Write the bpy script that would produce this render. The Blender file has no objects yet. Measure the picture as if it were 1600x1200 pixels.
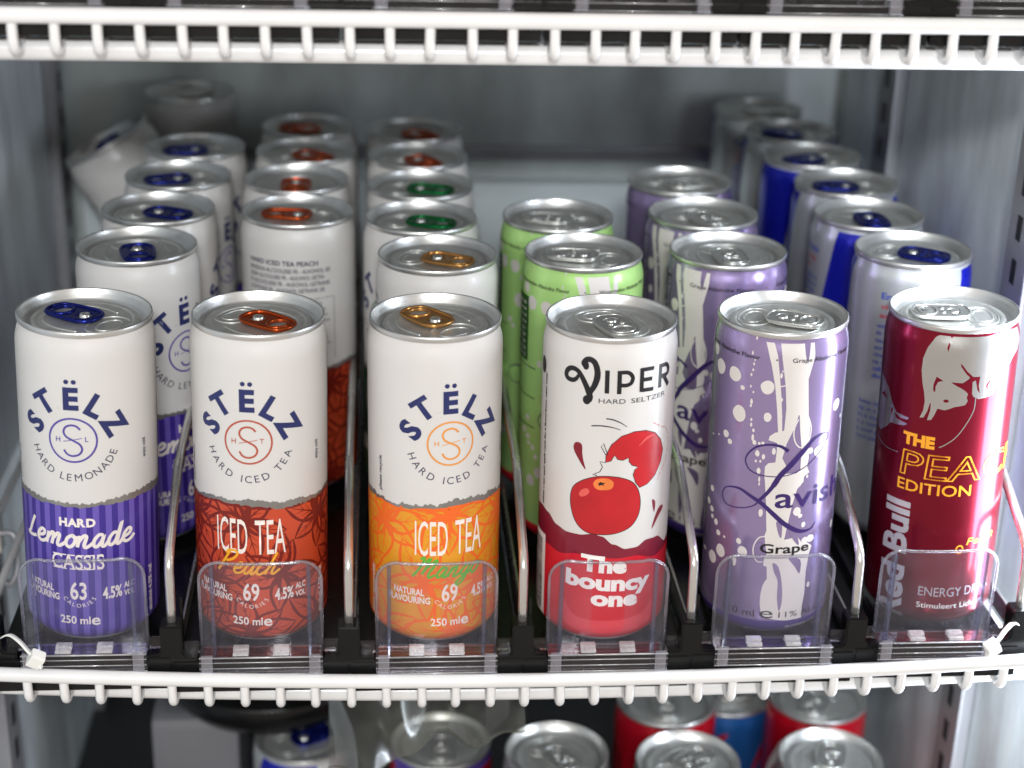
import bpy, bmesh, math, random, json
from mathutils import Matrix, Vector
from mathutils.geometry import tessellate_polygon
random.seed(7)
C = bpy.context.scene.collection
SC = bpy.context.scene

# ------------------------------------------------------------------ camera
CAM_Z = 0.3604
cd = bpy.data.cameras.new('camera'); cam = bpy.data.objects.new('camera', cd); C.objects.link(cam)
RT = Vector((0.9969, -0.0738, 0.0258)).normalized(); UP = Vector((0.0045, 0.3844, 0.9232)); UP = (UP - RT*UP.dot(RT)).normalized()
BK = RT.cross(UP)
cam.matrix_world = Matrix(((RT.x, UP.x, BK.x, 0), (RT.y, UP.y, BK.y, 0), (RT.z, UP.z, BK.z, CAM_Z), (0, 0, 0, 1)))
cd.sensor_width = 36; cd.lens = 2633.9/1600*36; cd.clip_start = 0.02; cd.clip_end = 20
cd.dof.use_dof = True; cd.dof.focus_distance = 0.665; cd.dof.aperture_fstop = 6.6
SC.camera = cam

# ------------------------------------------------------------------ light
w = bpy.data.worlds.new('World'); SC.world = w; w.use_nodes = True
w.node_tree.nodes['Background'].inputs[0].default_value = (1.0, 0.885, 0.79, 1)
w.node_tree.nodes['Background'].inputs[1].default_value = 0.54
def area(name, loc, target, sx, sy, power, col):
    l = bpy.data.lights.new(name, 'AREA'); l.shape = 'RECTANGLE'; l.size = sx; l.size_y = sy; l.energy = power; l.color = col
    o = bpy.data.objects.new(name, l); C.objects.link(o); o.location = loc
    o.rotation_euler = (Vector(target) - Vector(loc)).to_track_quat('-Z', 'Y').to_euler(); return o
area('room_light', (-0.35, -1.50, 1.02), (0.05, 0.6, 0.12), 2.0, 0.13, 15.0, (0.92, 0.985, 1.0))
area('camera_flash', (0.0, -0.30, 0.575), (0.05, 0.62, 0.08), 0.12, 0.06, 5.4, (0.97, 0.985, 1.0))
area('cabinet_strip_lamp', (0.278, 0.592, 0.04), (-0.1, 0.72, 0.03), 0.034, 0.42, 1.25, (0.80, 0.89, 1.0))
SC.view_settings.view_transform = 'Standard'; SC.view_settings.look = 'None'; SC.view_settings.exposure = 0.0; SC.view_settings.gamma = 1

# ------------------------------------------------------------------ materials
def lin(r, g, b):
    f = lambda c: (c/255/12.92) if c <= 10 else ((c/255 + 0.055)/1.055)**2.4
    return (f(r), f(g), f(b), 1)
M = {}
def mat(name, col, rough=0.4, metal=0.0, coat=0.0, noise=0.0, nscale=60.0, bump=0.0, bscale=200.0, stretch=None, rn=0.0, spec=0.5):
    m = bpy.data.materials.new(name); m.use_nodes = True; nt = m.node_tree; p = nt.nodes['Principled BSDF']
    p.inputs['Base Color'].default_value = col; p.inputs['Roughness'].default_value = rough; p.inputs['Metallic'].default_value = metal
    p.inputs['Coat Weight'].default_value = coat; p.inputs['Coat Roughness'].default_value = 0.12; p.inputs['Specular IOR Level'].default_value = spec
    if noise or bump or rn:
        tc = nt.nodes.new('ShaderNodeTexCoord'); mp = nt.nodes.new('ShaderNodeMapping'); nt.links.new(tc.outputs['Object'], mp.inputs[0])
        if stretch: mp.inputs['Scale'].default_value = stretch
        n = nt.nodes.new('ShaderNodeTexNoise'); n.inputs['Scale'].default_value = nscale; n.inputs['Detail'].default_value = 6
        nt.links.new(mp.outputs[0], n.inputs['Vector'])
        if noise:
            mr = nt.nodes.new('ShaderNodeMapRange'); mr.inputs[1].default_value = 0.3; mr.inputs[2].default_value = 0.7
            mr.inputs[3].default_value = 1 - noise; mr.inputs[4].default_value = 1 + noise
            nt.links.new(n.outputs[0], mr.inputs[0])
            mx = nt.nodes.new('ShaderNodeMix'); mx.data_type = 'RGBA'; mx.blend_type = 'MULTIPLY'; mx.inputs[0].default_value = 1
            mx.inputs[6].default_value = col; nt.links.new(mr.outputs[0], mx.inputs[7]); nt.links.new(mx.outputs[2], p.inputs['Base Color'])
        if rn:
            mr = nt.nodes.new('ShaderNodeMapRange'); mr.inputs[1].default_value = 0.3; mr.inputs[2].default_value = 0.7
            mr.inputs[3].default_value = max(0, rough - rn); mr.inputs[4].default_value = rough + rn
            nt.links.new(n.outputs[0], mr.inputs[0]); nt.links.new(mr.outputs[0], p.inputs['Roughness'])
        if bump:
            n2 = nt.nodes.new('ShaderNodeTexNoise'); n2.inputs['Scale'].default_value = bscale; n2.inputs['Detail'].default_value = 4
            nt.links.new(mp.outputs[0], n2.inputs['Vector'])
            b = nt.nodes.new('ShaderNodeBump'); b.inputs['Strength'].default_value = bump; b.inputs['Distance'].default_value = 0.001
            nt.links.new(n2.outputs[0], b.inputs['Height']); nt.links.new(b.outputs[0], p.inputs['Normal'])
    M[name] = m; return m
def clear(name, tint, milky, milk_col, edge=0.0, rough=0.04, fk=0.8):
    m = bpy.data.materials.new(name); m.use_nodes = True; nt = m.node_tree; nt.nodes.clear()
    out = nt.nodes.new('ShaderNodeOutputMaterial'); t = nt.nodes.new('ShaderNodeBsdfTransparent'); t.inputs[0].default_value = tint
    g = nt.nodes.new('ShaderNodeBsdfGlossy'); g.inputs['Roughness'].default_value = rough; g.inputs[0].default_value = (1, 1, 1, 1)
    d = nt.nodes.new('ShaderNodeBsdfDiffuse'); d.inputs[0].default_value = milk_col
    fr = nt.nodes.new('ShaderNodeFresnel'); fr.inputs[0].default_value = 1.46
    a = nt.nodes.new('ShaderNodeMath'); a.operation = 'MULTIPLY_ADD'; a.inputs[1].default_value = fk; a.inputs[2].default_value = edge
    nt.links.new(fr.outputs[0], a.inputs[0])
    tc = nt.nodes.new('ShaderNodeTexCoord'); n = nt.nodes.new('ShaderNodeTexNoise'); n.inputs['Scale'].default_value = 90; n.inputs['Detail'].default_value = 5
    nt.links.new(tc.outputs['Object'], n.inputs['Vector'])
    mr = nt.nodes.new('ShaderNodeMapRange'); mr.inputs[1].default_value = 0.35; mr.inputs[2].default_value = 0.7; mr.inputs[3].default_value = milky*0.7; mr.inputs[4].default_value = milky*1.4
    nt.links.new(n.outputs[0], mr.inputs[0])
    m1 = nt.nodes.new('ShaderNodeMixShader'); m2 = nt.nodes.new('ShaderNodeMixShader')
    nt.links.new(mr.outputs[0], m1.inputs[0]); nt.links.new(t.outputs[0], m1.inputs[1]); nt.links.new(d.outputs[0], m1.inputs[2])
    nt.links.new(a.outputs[0], m2.inputs[0]); nt.links.new(m1.outputs[0], m2.inputs[1]); nt.links.new(g.outputs[0], m2.inputs[2])
    nt.links.new(m2.outputs[0], out.inputs[0]); M[name] = m; return m

mat('white_coat', (0.80, 0.79, 0.78, 1), 0.32, coat=0.3, noise=0.04, nscale=40, bump=0.12, bscale=350)
mat('wall_metal', (0.76, 0.83, 0.87, 1), 0.42, metal=0.10, noise=0.30, nscale=22, bump=0.25, bscale=120, rn=0.12, stretch=(1, 1.6, .5))
mat('back_metal', (0.54, 0.58, 0.57, 1), 0.38, metal=0.12, noise=0.46, nscale=15, stretch=(1, 1, .45), bump=0.15, bscale=90, rn=0.1)
mat('strip_metal', (0.34, 0.34, 0.36, 1), 0.4, metal=0.4, noise=0.15, nscale=30)
mat('slot_dark', (0.012, 0.012, 0.014, 1), 0.6)
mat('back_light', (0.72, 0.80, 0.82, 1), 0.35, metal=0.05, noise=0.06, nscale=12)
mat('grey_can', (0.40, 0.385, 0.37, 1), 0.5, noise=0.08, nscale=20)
mat('black_plastic', (0.006, 0.006, 0.006, 1), 0.22, noise=0.3, nscale=50, rn=0.08, bump=0.06, bscale=300, spec=0.32)
mat('chrome', (0.74, 0.72, 0.69, 1), 0.24, metal=0.85, noise=0.12, nscale=80, rn=0.06)
mat('alu', (0.68, 0.68, 0.665, 1), 0.34, metal=0.88, noise=0.06, nscale=60, rn=0.05, bump=0.03, bscale=500)
mat('alu_panel', (0.64, 0.645, 0.62, 1), 0.40, metal=0.74, noise=0.08, nscale=50, rn=0.06, stretch=(1, 6, 1), bump=0.04, bscale=600)
mat('alu_dark', (0.24, 0.24, 0.235, 1), 0.4, metal=0.5, noise=0.1, nscale=30)
mat('tab_silver', (0.66, 0.66, 0.63, 1), 0.24, metal=0.8)
mat('tab_blue', lin(26, 37, 122), 0.22, metal=0.75)
mat('tab_copper', lin(186, 80, 34), 0.22, metal=0.8)
mat('tab_gold', lin(196, 146, 86), 0.22, metal=0.8)
mat('tab_green', lin(8, 112, 56), 0.22, metal=0.75)
mat('can_white', lin(213, 210, 207), 0.34, coat=0.15, noise=0.03, nscale=25, rn=0.08, bump=0.10, bscale=45)
mat('navy_ink', lin(36, 44, 96), 0.4); mat('grey_ink', lin(62, 64, 84), 0.4)
mat('purple_ink', lin(78, 62, 152), 0.4); mat('rust_ink', lin(178, 84, 66), 0.4); mat('amber_ink', lin(226, 150, 70), 0.4); mat('pine_ink', lin(30, 110, 70), 0.4)
mat('torn_silver', lin(150, 148, 144), 0.35, metal=0.6, noise=0.15, nscale=120)
mat('cassis_dark', lin(60, 42, 138), 0.36, coat=0.15); mat('cassis_light', lin(104, 86, 176), 0.36, coat=0.15)
mat('peach_fill', lin(196, 72, 40), 0.36, coat=0.15, noise=0.12, nscale=40); mat('peach_line', lin(118, 26, 14), 0.4)
mat('mango_fill', lin(222, 150, 34), 0.36, coat=0.15, noise=0.10, nscale=40); mat('mango_line', lin(236, 104, 34), 0.4)
mat('lime_fill', lin(26, 92, 56), 0.36, coat=0.15); mat('lime_line', lin(12, 52, 34), 0.4)
mat('cream_ink', lin(236, 226, 218), 0.4); mat('white_ink', lin(236, 232, 228), 0.36); mat('script_yellow', lin(240, 170, 40), 0.4); mat('script_green', lin(92, 178, 62), 0.4)
mat('black_ink', lin(22, 22, 26), 0.38); mat('fruit_red', lin(186, 30, 38), 0.32, noise=0.12, nscale=70); mat('fruit_orange', lin(236, 128, 62), 0.4, noise=0.15, nscale=200); mat('fruit_pink', lin(222, 92, 84), 0.4)
mat('maroon', lin(124, 18, 44), 0.34, coat=0.2); mat('splash_red', lin(202, 26, 44), 0.34, coat=0.2); mat('splash_rose', lin(214, 62, 74), 0.34, coat=0.2); mat('maroon_drop', lin(128, 22, 40), 0.4)
mat('lavender', lin(166, 148, 194), 0.24, metal=0.66, coat=0.25, noise=0.05, nscale=20); mat('lavender_deep', lin(98, 76, 168), 0.28, metal=0.55, coat=0.2)
mat('plum_ink', lin(52, 30, 98), 0.36); mat('ivory_ink', lin(216, 210, 206), 0.36)
mat('lime_can', lin(182, 228, 138), 0.28, metal=0.22, coat=0.25, noise=0.04, nscale=20); mat('lime_dark', lin(40, 84, 34), 0.4)
mat('cherry_metal', lin(136, 14, 42), 0.28, metal=0.80, coat=0.25, noise=0.05, nscale=25); mat('silver_metal', lin(206, 206, 204), 0.22, metal=0.92, coat=0.1, noise=0.06, nscale=40)
mat('orange_ink', lin(246, 166, 40), 0.38); mat('pale_silver_ink', lin(196, 192, 200), 0.34, metal=0.4)
mat('can_silver', lin(206, 210, 211), 0.28, metal=0.6, coat=0.1); mat('royal_blue', lin(26, 34, 176), 0.22, metal=0.45, coat=0.3); mat('blue_ink', lin(44, 70, 170), 0.4); mat('red_ink', lin(206, 52, 62), 0.4)
mat('cola_red', lin(186, 16, 36), 0.26, metal=0.4, coat=0.3); mat('cola_dark', lin(60, 8, 14), 0.3); mat('sky_blue', lin(30, 86, 150), 0.3, metal=0.3)
mat('nylon', (0.86, 0.85, 0.80, 1), 0.4, noise=0.03, nscale=60)
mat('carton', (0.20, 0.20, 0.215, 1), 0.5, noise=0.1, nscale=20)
mat('shelf_dark', (0.02, 0.02, 0.022, 1), 0.5)
clear('clear_plastic', (0.97, 0.97, 0.99, 1), 0.022, (0.72, 0.70, 0.86, 1), 0.0, 0.04, 0.6)
clear('clear_edge', (0.90, 0.90, 0.95, 1), 0.08, (0.80, 0.80, 0.88, 1), 0.08, 0.12)
clear('clear_rib', (0.66, 0.69, 0.84, 1), 0.05, (0.60, 0.60, 0.74, 1), 0.03, 0.1)
clear('clear_block', (0.94, 0.93, 0.95, 1), 0.006, (0.72, 0.70, 0.74, 1), 0.0, 0.06, 0.6)
clear('clear_glint', (0.85, 0.85, 0.88, 1), 0.30, (0.86, 0.84, 0.84, 1), 0.12, 0.15)
clear('bag_film', (0.74, 0.74, 0.70, 1), 0.16, (0.34, 0.34, 0.30, 1), 0.0, 0.35, 0.25)

# ------------------------------------------------------------------ mesh helpers
def new_obj(name, me, m=None, parent=None):
    o = bpy.data.objects.new(name, me); C.objects.link(o)
    if m is not None and len(me.materials) == 0: me.materials.append(M[m])
    if parent is not None: o.parent = parent
    return o
def smooth(me):
    me.polygons.foreach_set('use_smooth', [True]*len(me.polygons)); me.update()
def from_bm(name, bm, m=None, parent=None, sm=False):
    bmesh.ops.recalc_face_normals(bm, faces=bm.faces[:])
    me = bpy.data.meshes.new(name); bm.to_mesh(me); bm.free()
    if sm: smooth(me)
    return new_obj(name, me, m, parent)
def empty(name, loc=(0, 0, 0)):
    o = bpy.data.objects.new(name, None); C.objects.link(o); o.location = loc; o.empty_display_size = 0.01; return o
def tag(o, label, cat, group=None):
    o['label'] = label; o['category'] = cat
    if group: o['group'] = group
    return o
def structure(o): o['kind'] = 'structure'; return o
def copy_tree(o, parent=None):
    c = o.copy(); C.objects.link(c)
    if parent is not None: c.parent = parent
    for ch in list(o.children): copy_tree(ch, c)
    return c
def box(bm, x0, x1, y0, y1, z0, z1, bev=0.0):
    r = bmesh.ops.create_cube(bm, size=1.0); vs = r['verts']
    for v in vs: v.co = Vector(((x0+x1)/2 + v.co.x*(x1-x0), (y0+y1)/2 + v.co.y*(y1-y0), (z0+z1)/2 + v.co.z*(z1-z0)))
    if bev:
        es = list({e for v in vs for e in v.link_edges})
        bmesh.ops.bevel(bm, geom=es, offset=bev, segments=2, profile=0.7, affect='EDGES')
def lathe(bm, prof, n=96):
    rings = []
    for z, r in prof:
        if r < 1e-6: rings.append([bm.verts.new((0, 0, z/1000))])
        else: rings.append([bm.verts.new((r/1000*math.sin(2*math.pi*i/n), -r/1000*math.cos(2*math.pi*i/n), z/1000)) for i in range(n)])
    for a, b in zip(rings, rings[1:]):
        for i in range(n):
            j = (i+1) % n
            if len(a) == 1: bm.faces.new((a[0], b[i], b[j]))
            elif len(b) == 1: bm.faces.new((a[i], a[j], b[0]))
            else: bm.faces.new((a[i], a[j], b[j], b[i]))
def catmull(pts, n=8, closed=False):
    P = [Vector(p) for p in pts]; out = []; N = len(P)
    rng = range(N) if closed else range(N-1)
    for i in rng:
        if closed: a, b, c, d = P[i-1], P[i], P[(i+1) % N], P[(i+2) % N]
        else: a, b, c, d = P[max(i-1, 0)], P[i], P[i+1], P[min(i+2, N-1)]
        for k in range(n):
            t = k/n
            out.append(0.5*((2*b) + (c-a)*t + (2*a-5*b+4*c-d)*t*t + (3*b-a-3*c+d)*t**3))
    if not closed: out.append(P[-1])
    return out
def tube(bm, pts, r, n=10, closed=False, cap=True):
    P = [Vector(p) for p in pts]; N = len(P); rings = []
    t0 = (P[1]-P[0]).normalized(); up = Vector((0, 0, 1)) if abs(t0.z) < 0.9 else Vector((0, 1, 0))
    nrm = (up - t0*up.dot(t0)).normalized()
    for i in range(N):
        if closed: t = (P[(i+1) % N]-P[i-1]).normalized()
        else: t = (P[min(i+1, N-1)]-P[max(i-1, 0)]).normalized()
        nrm = (nrm - t*nrm.dot(t)).normalized(); bn = t.cross(nrm)
        rr = r[i] if isinstance(r, (list, tuple)) else r
        rings.append([bm.verts.new(P[i] + (nrm*math.cos(2*math.pi*k/n) + bn*math.sin(2*math.pi*k/n))*rr) for k in range(n)])
    for i in range(N if closed else N-1):
        a, b = rings[i], rings[(i+1) % N]
        for k in range(n): bm.faces.new((a[k], a[(k+1) % n], b[(k+1) % n], b[k]))
    if cap and not closed:
        bm.faces.new(rings[0][::-1]); bm.faces.new(rings[-1])

# ------------------------------------------------------------------ can shapes
RB = 26.5
PROF = [(1.6, 17.5), (0.3, 20.0), (0.0, 20.8), (0.4, 21.6), (2.0, 23.2), (4.2, 25.2), (6.2, 26.2), (8.2, 26.5), (40, 26.5), (80, 26.5), (121.0, 26.5), (123.2, 26.45), (125.2, 26.25), (127.0, 25.85), (128.6, 25.4), (130.0, 25.05), (131.3, 24.9)]
def rad(z):
    if z <= PROF[3][0]: return PROF[3][1]
    for (z0, r0), (z1, r1) in zip(PROF[3:], PROF[4:]):
        if z <= z1: return r0 + (r1-r0)*(z-z0)/(z1-z0)
    return PROF[-1][1]
LID = [(130.9, 24.8), (131.0, 25.3), (131.3, 25.6), (131.8, 25.72), (132.7, 25.72), (133.2, 25.6), (133.5, 25.35), (133.5, 25.1), (133.2, 24.9), (132.6, 24.75), (131.2, 24.2), (130.0, 23.4), (129.5, 23.15), (129.2, 22.7), (128.6, 22.2), (128.2, 21.8), (128.05, 21.4), (128.1, 21.0), (128.5, 20.75), (129.5, 20.5), (129.85, 20.3), (129.95, 19.9), (129.95, 18.6), (129.8, 18.3), (129.5, 18.0), (129.45, 17.5), (129.45, 9.0), (129.45, 0)]
def base_body():
    bm = bmesh.new(); lathe(bm, [(4.0, 0), (3.6, 8), (1.6, 17.5)] + PROF[1:], 96)
    bmesh.ops.recalc_face_normals(bm, faces=bm.faces[:])
    me = bpy.data.meshes.new('body'); bm.to_mesh(me); bm.free(); smooth(me); return me
def base_lid():
    bm = bmesh.new(); lathe(bm, LID, 96)
    me = bpy.data.meshes.new('lid'); bm.to_mesh(me); bm.free(); smooth(me); me.materials.append(M['alu']); me.materials.append(M['alu_panel'])
    for p in me.polygons:
        c = p.center
        if math.hypot(c.x, c.y) < 0.0205 and c.z > 0.1288: p.material_index = 1
    return me
def base_score():
    # pour-opening outline and raised beads pressed into the lid panel
    bm = bmesh.new(); z = 0.12955
    out = [(0.0, -0.0035), (0.0075, -0.006), (0.0098, -0.0112), (0.0075, -0.0158), (0.0, -0.0176), (-0.0075, -0.0158), (-0.0098, -0.0112), (-0.0075, -0.006)]
    tube(bm, catmull([(x, y, z) for x, y in out], 6, True), 0.00032, 6, True)
    inn = [(0.0, -0.0075), (0.005, -0.009), (0.0065, -0.0118), (0.0045, -0.0146), (0.0, -0.0153), (-0.0045, -0.0146), (-0.0065, -0.0118), (-0.005, -0.009)]
    tube(bm, catmull([(x, y, z-0.0001) for x, y in inn], 6, True), 0.0004, 6, True)
    tube(bm, catmull([(-0.0125, -0.006, z), (-0.0135, 0.004, z), (-0.0095, 0.0125, z), (0, 0.0158, z), (0.0095, 0.0125, z), (0.0135, 0.004, z), (0.0125, -0.006, z)], 6), 0.0003, 6)
    bmesh.ops.recalc_face_normals(bm, faces=bm.faces[:])
    me = bpy.data.meshes.new('score_line'); bm.to_mesh(me); bm.free(); smooth(me); me.materials.append(M['alu_panel']); return me
def curve_mesh(name, loops, extrude, bevel, m, z):
    cu = bpy.data.curves.new('tmp', 'CURVE'); cu.dimensions = '2D'; cu.fill_mode = 'BOTH'; cu.extrude = extrude; cu.bevel_depth = bevel; cu.bevel_resolution = 2
    for L in loops:
        sp = cu.splines.new('POLY'); sp.points.add(len(L)-1); sp.use_cyclic_u = True
        for p, q in zip(sp.points, L): p.co = (q[0], q[1], 0, 1)
    o = bpy.data.objects.new('tmp', cu); C.objects.link(o); bpy.context.view_layer.update()
    me = bpy.data.meshes.new_from_object(o.evaluated_get(bpy.context.evaluated_depsgraph_get())); bpy.data.objects.remove(o); bpy.data.curves.remove(cu)
    me.name = name; me.transform(Matrix.Translation((0, 0, z))); me.materials.clear(); me.materials.append(M[m]); return me
def ell(cx, cy, rx, ry, n=28): return [(cx+rx*math.cos(2*math.pi*i/n), cy+ry*math.sin(2*math.pi*i/n)) for i in range(n)]
def tab_outline():
    pts = [(0, -0.0062), (0.0045, -0.0052), (0.0068, -0.0015), (0.0070, 0.004), (0.0066, 0.010), (0.0052, 0.0146), (0.0, 0.0165), (-0.0052, 0.0146), (-0.0066, 0.010), (-0.0070, 0.004), (-0.0068, -0.0015), (-0.0045, -0.0052)]
    return [(p.x, p.y) for p in catmull([(x, y, 0) for x, y in pts], 5, True)]
def tab_mesh(m, closed=False):
    # loop end towards +y, rivet at origin
    hole = ell(0, 0.0104, 0.0046, 0.0038); rv = ell(0, 0.0, 0.0036, 0.0030)
    if not closed:
        me = curve_mesh('pull_tab', [tab_outline(), hole, rv], 0.00015, 0.00030, m, 0.1307)
        bm = bmesh.new(); bm.from_mesh(me)
        tube(bm, [(x, y, 0.1312) for x, y in tab_outline()], 0.00070, 8, True); tube(bm, [(x, y, 0.1312) for x, y in hole], 0.00062, 8, True); tube(bm, [(x, y, 0.1309) for x, y in ell(0, 0, .0042, .0036)], 0.0004, 6, True)
        bm.to_mesh(me); bm.free(); smooth(me); return me
    me = curve_mesh('pull_tab', [tab_outline(), rv], 0.00030, 0.00045, m, 0.1308)
    bm = bmesh.new(); bm.from_mesh(me)
    tube(bm, [(x, y, 0.1314) for x, y in ell(0, 0.0105, 0.0048, 0.0036)], 0.0006, 8, True)
    tube(bm, [(x, y, 0.1314) for x, y in tab_outline()], 0.00055, 8, True)
    for sx in (-1, 1):
        r = bmesh.ops.create_uvsphere(bm, u_segments=10, v_segments=6, radius=0.0011)
        for v in r['verts']: v.co = Vector((v.co.x + sx*0.0024, v.co.y + 0.0045, v.co.z*0.6 + 0.1315))
    r = bmesh.ops.create_uvsphere(bm, u_segments=14, v_segments=8, radius=0.0028)
    for v in r['verts']: v.co = Vector((v.co.x, v.co.y + 0.0105, v.co.z*0.28 + 0.1312))
    bm.to_mesh(me); bm.free(); smooth(me); return me
def rivet_mesh():
    bm = bmesh.new(); lathe(bm, [(129.5, 3.0), (130.0, 2.9), (130.4, 2.2), (131.5, 2.1), (131.85, 1.8), (131.9, 1.2), (131.7, 0.6), (131.65, 0)], 20)
    me = bpy.data.meshes.new('rivet'); bm.to_mesh(me); bm.free(); smooth(me); me.materials.append(M['tab_silver']); return me

# ------------------------------------------------------------------ printed decoration wrapped round a can
_FC = {}
def text_mesh(s, bold=0.0, fill='BOTH', bev=0.0):
    key = (s, bold, fill, bev)
    if key in _FC: return _FC[key]
    cu = bpy.data.curves.new('tmp', 'FONT'); cu.body = s; cu.size = 1; cu.offset = bold; cu.resolution_u = 3; cu.fill_mode = fill if fill != 'LINE' else 'NONE'
    if bev: cu.bevel_depth = bev; cu.bevel_resolution = 0
    o = bpy.data.objects.new('tmp', cu); C.objects.link(o); bpy.context.view_layer.update()
    me = bpy.data.meshes.new_from_object(o.evaluated_get(bpy.context.evaluated_depsgraph_get()))
    V = [(v.co.x, v.co.y) for v in me.vertices]; F = [tuple(p.vertices) for p in me.polygons]
    bpy.data.objects.remove(o); bpy.data.curves.remove(cu); bpy.data.meshes.remove(me)
    _FC[key] = (V, F); return V, F
def capheight():
    V, F = text_mesh('H'); ys = [v[1] for v in V]; return max(ys)-min(ys)
CAPH = capheight()
class Print:
    """flat print in can coordinates: s = mm round the can from the front, z = mm up the can"""
    def __init__(self, layer): self.bm = bmesh.new(); self.o = 0.04 + 0.05*layer; self.k = 0
    def nxt(self): self.k += 1; return self.o + 0.0004*(self.k % 90)
    def poly(self, pts, sm=0):
        o = self.nxt()
        if sm: pts = [(p.x, p.y) for p in catmull([(a, b, 0) for a, b in pts], sm, True)]
        vs = [self.bm.verts.new((a, b, o)) for a, b in pts]
        for t in tessellate_polygon([[Vector((a, b, 0)) for a, b in pts]]):
            try: self.bm.faces.new([vs[i] for i in t])
            except ValueError: pass
    def ell(self, cx, cz, rx, rz, n=20, wob=0.0):
        ph = random.random()*6
        self.poly([(cx + rx*(1+wob*math.sin(3*a+ph))*math.cos(a), cz + rz*(1+wob*math.sin(2*a+ph))*math.sin(a)) for a in [2*math.pi*i/n for i in range(n)]])
    def stroke(self, pts, wd, sm=6, closed=False):
        o = self.nxt(); P = catmull([(a, b, 0) for a, b in pts], sm, closed) if sm > 1 else [Vector((a, b, 0)) for a, b in pts]
        if closed: P.append(P[0])
        N = len(P); L = []
        for i, p in enumerate(P):
            if closed and i in (0, N-1): t = (P[1]-P[N-2])
            else: t = (P[min(i+1, N-1)]-P[max(i-1, 0)])
            t = t.normalized() if t.length > 1e-9 else Vector((1, 0, 0))
            n = Vector((-t.y, t.x, 0))
            if isinstance(wd, (list, tuple)):
                q = i/(N-1)*(len(wd)-1); j = min(int(q), len(wd)-2); ww = wd[j] + (wd[j+1]-wd[j])*(q-j)
            else: ww = wd
            oo = o + 0.0003*i/N
            L.append((self.bm.verts.new((p.x+n.x*ww/2, p.y+n.y*ww/2, oo)), self.bm.verts.new((p.x-n.x*ww/2, p.y-n.y*ww/2, oo))))
        for a, b in zip(L, L[1:]): self.bm.faces.new((a[0], a[1], b[1], b[0]))
    def text(self, s, s0, z0, s1=None, h=3.0, bold=0.0, z1=None, rot=None, slant=0.0, line=None, center=False):
        """baseline from (s0, z0); fitted to end at s1 when given; h = cap height in mm"""
        V, F = text_mesh(s, bold, 'LINE' if line else 'BOTH', line or 0.0); k = h/CAPH
        x0 = min(v[0] for v in V); x1 = max(v[0] for v in V); kx = (s1-s0)/(x1-x0) if s1 is not None else k
        if rot is None: rot = math.atan2(z1-z0, s1-s0) if z1 is not None else 0.0
        c, n = math.cos(rot), math.sin(rot); o = self.nxt(); vs = []
        for x, y in V:
            a = (x-x0)*kx - ((x1-x0)*kx/2 if center else 0); b = y*k - (h/2 if center else 0); a += slant*b
            vs.append(self.bm.verts.new((s0 + a*c - b*n, z0 + a*n + b*c, o)))
        for f in F:
            if len(set(f)) > 2:
                try: self.bm.faces.new([vs[i] for i in f])
                except ValueError: pass
    def arc(self, s, cs, cz, r, a0, a1, h, bold=0.0, inside=True):
        """letters spread on an arc (degrees); inside = upright along the bottom of a circle"""
        L = [c for c in s]; n = len(L)
        wdt = {'I': 0.5, ' ': 0.7, 'M': 1.45, 'L': 0.85, 'E': .9, 'O': 1.2, 'N': 1.2, 'H': 1.15, 'A': 1.1, 'D': 1.15, 'T': .9, '.': 0.5}
        ws = [wdt.get(c, 1.0) for c in L]; tot = sum(ws) - ws[0]/2 - ws[-1]/2; acc = 0
        for i, c in enumerate(L):
            if i: acc += (ws[i-1]+ws[i])/2
            a = math.radians(a0 + (a1-a0)*acc/tot)
            if c != ' ': self.text(c, cs + r*math.cos(a), cz + r*math.sin(a), h=h, bold=bold, rot=a + (math.pi/2 if inside else -math.pi/2), center=True)
    def strip(self, zlo, zhi, n=200, s0=-math.pi*RB, s1=math.pi*RB):
        o = self.nxt(); prev = None
        for i in range(n+1):
            s = s0 + (s1-s0)*i/n; a = zlo(s) if callable(zlo) else zlo; b = zhi(s) if callable(zhi) else zhi
            cur = (self.bm.verts.new((s, a, o)), self.bm.verts.new((s, b, o)))
            if prev: self.bm.faces.new((prev[0], cur[0], cur[1], prev[1]))
            prev = cur
    def build(self, name, m, parent):
        bm = self.bm; xs = [v.co.x for v in bm.verts]; zs = [v.co.y for v in bm.verts]
        if not xs: return None
        st = 2.2; k = math.floor(min(xs)/st)+1
        while k*st < max(xs):
            bmesh.ops.bisect_plane(bm, geom=bm.verts[:]+bm.edges[:]+bm.faces[:], dist=1e-5, plane_co=(k*st, 0, 0), plane_no=(1, 0, 0)); k += 1
        for z in (2.0, 4.2, 6.2, 8.2, 121.0, 123.2, 125.2, 127.0, 128.6, 130.0):
            if min(zs) < z < max(zs):
                bmesh.ops.bisect_plane(bm, geom=bm.verts[:]+bm.edges[:]+bm.faces[:], dist=1e-5, plane_co=(0, z, 0), plane_no=(0, 1, 0))
        for v in bm.verts:
            s, z, o = v.co; r = (rad(z)+o)/1000; t = s/RB
            v.co = Vector((r*math.sin(t), -r*math.cos(t), z/1000))
        bm.normal_update()
        for f in bm.faces:
            c = f.calc_center_median()
            if f.normal.x*c.x + f.normal.y*c.y < 0: f.normal_flip()
        me = bpy.data.meshes.new(name); bm.to_mesh(me); bm.free(); smooth(me)
        o = new_obj(name, me, m, parent)
        if name in ('small_print', 'red_print', 'leaf_pattern', 'curved_print', 'facts_text'): o['kind'] = 'stuff'
        return o

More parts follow.
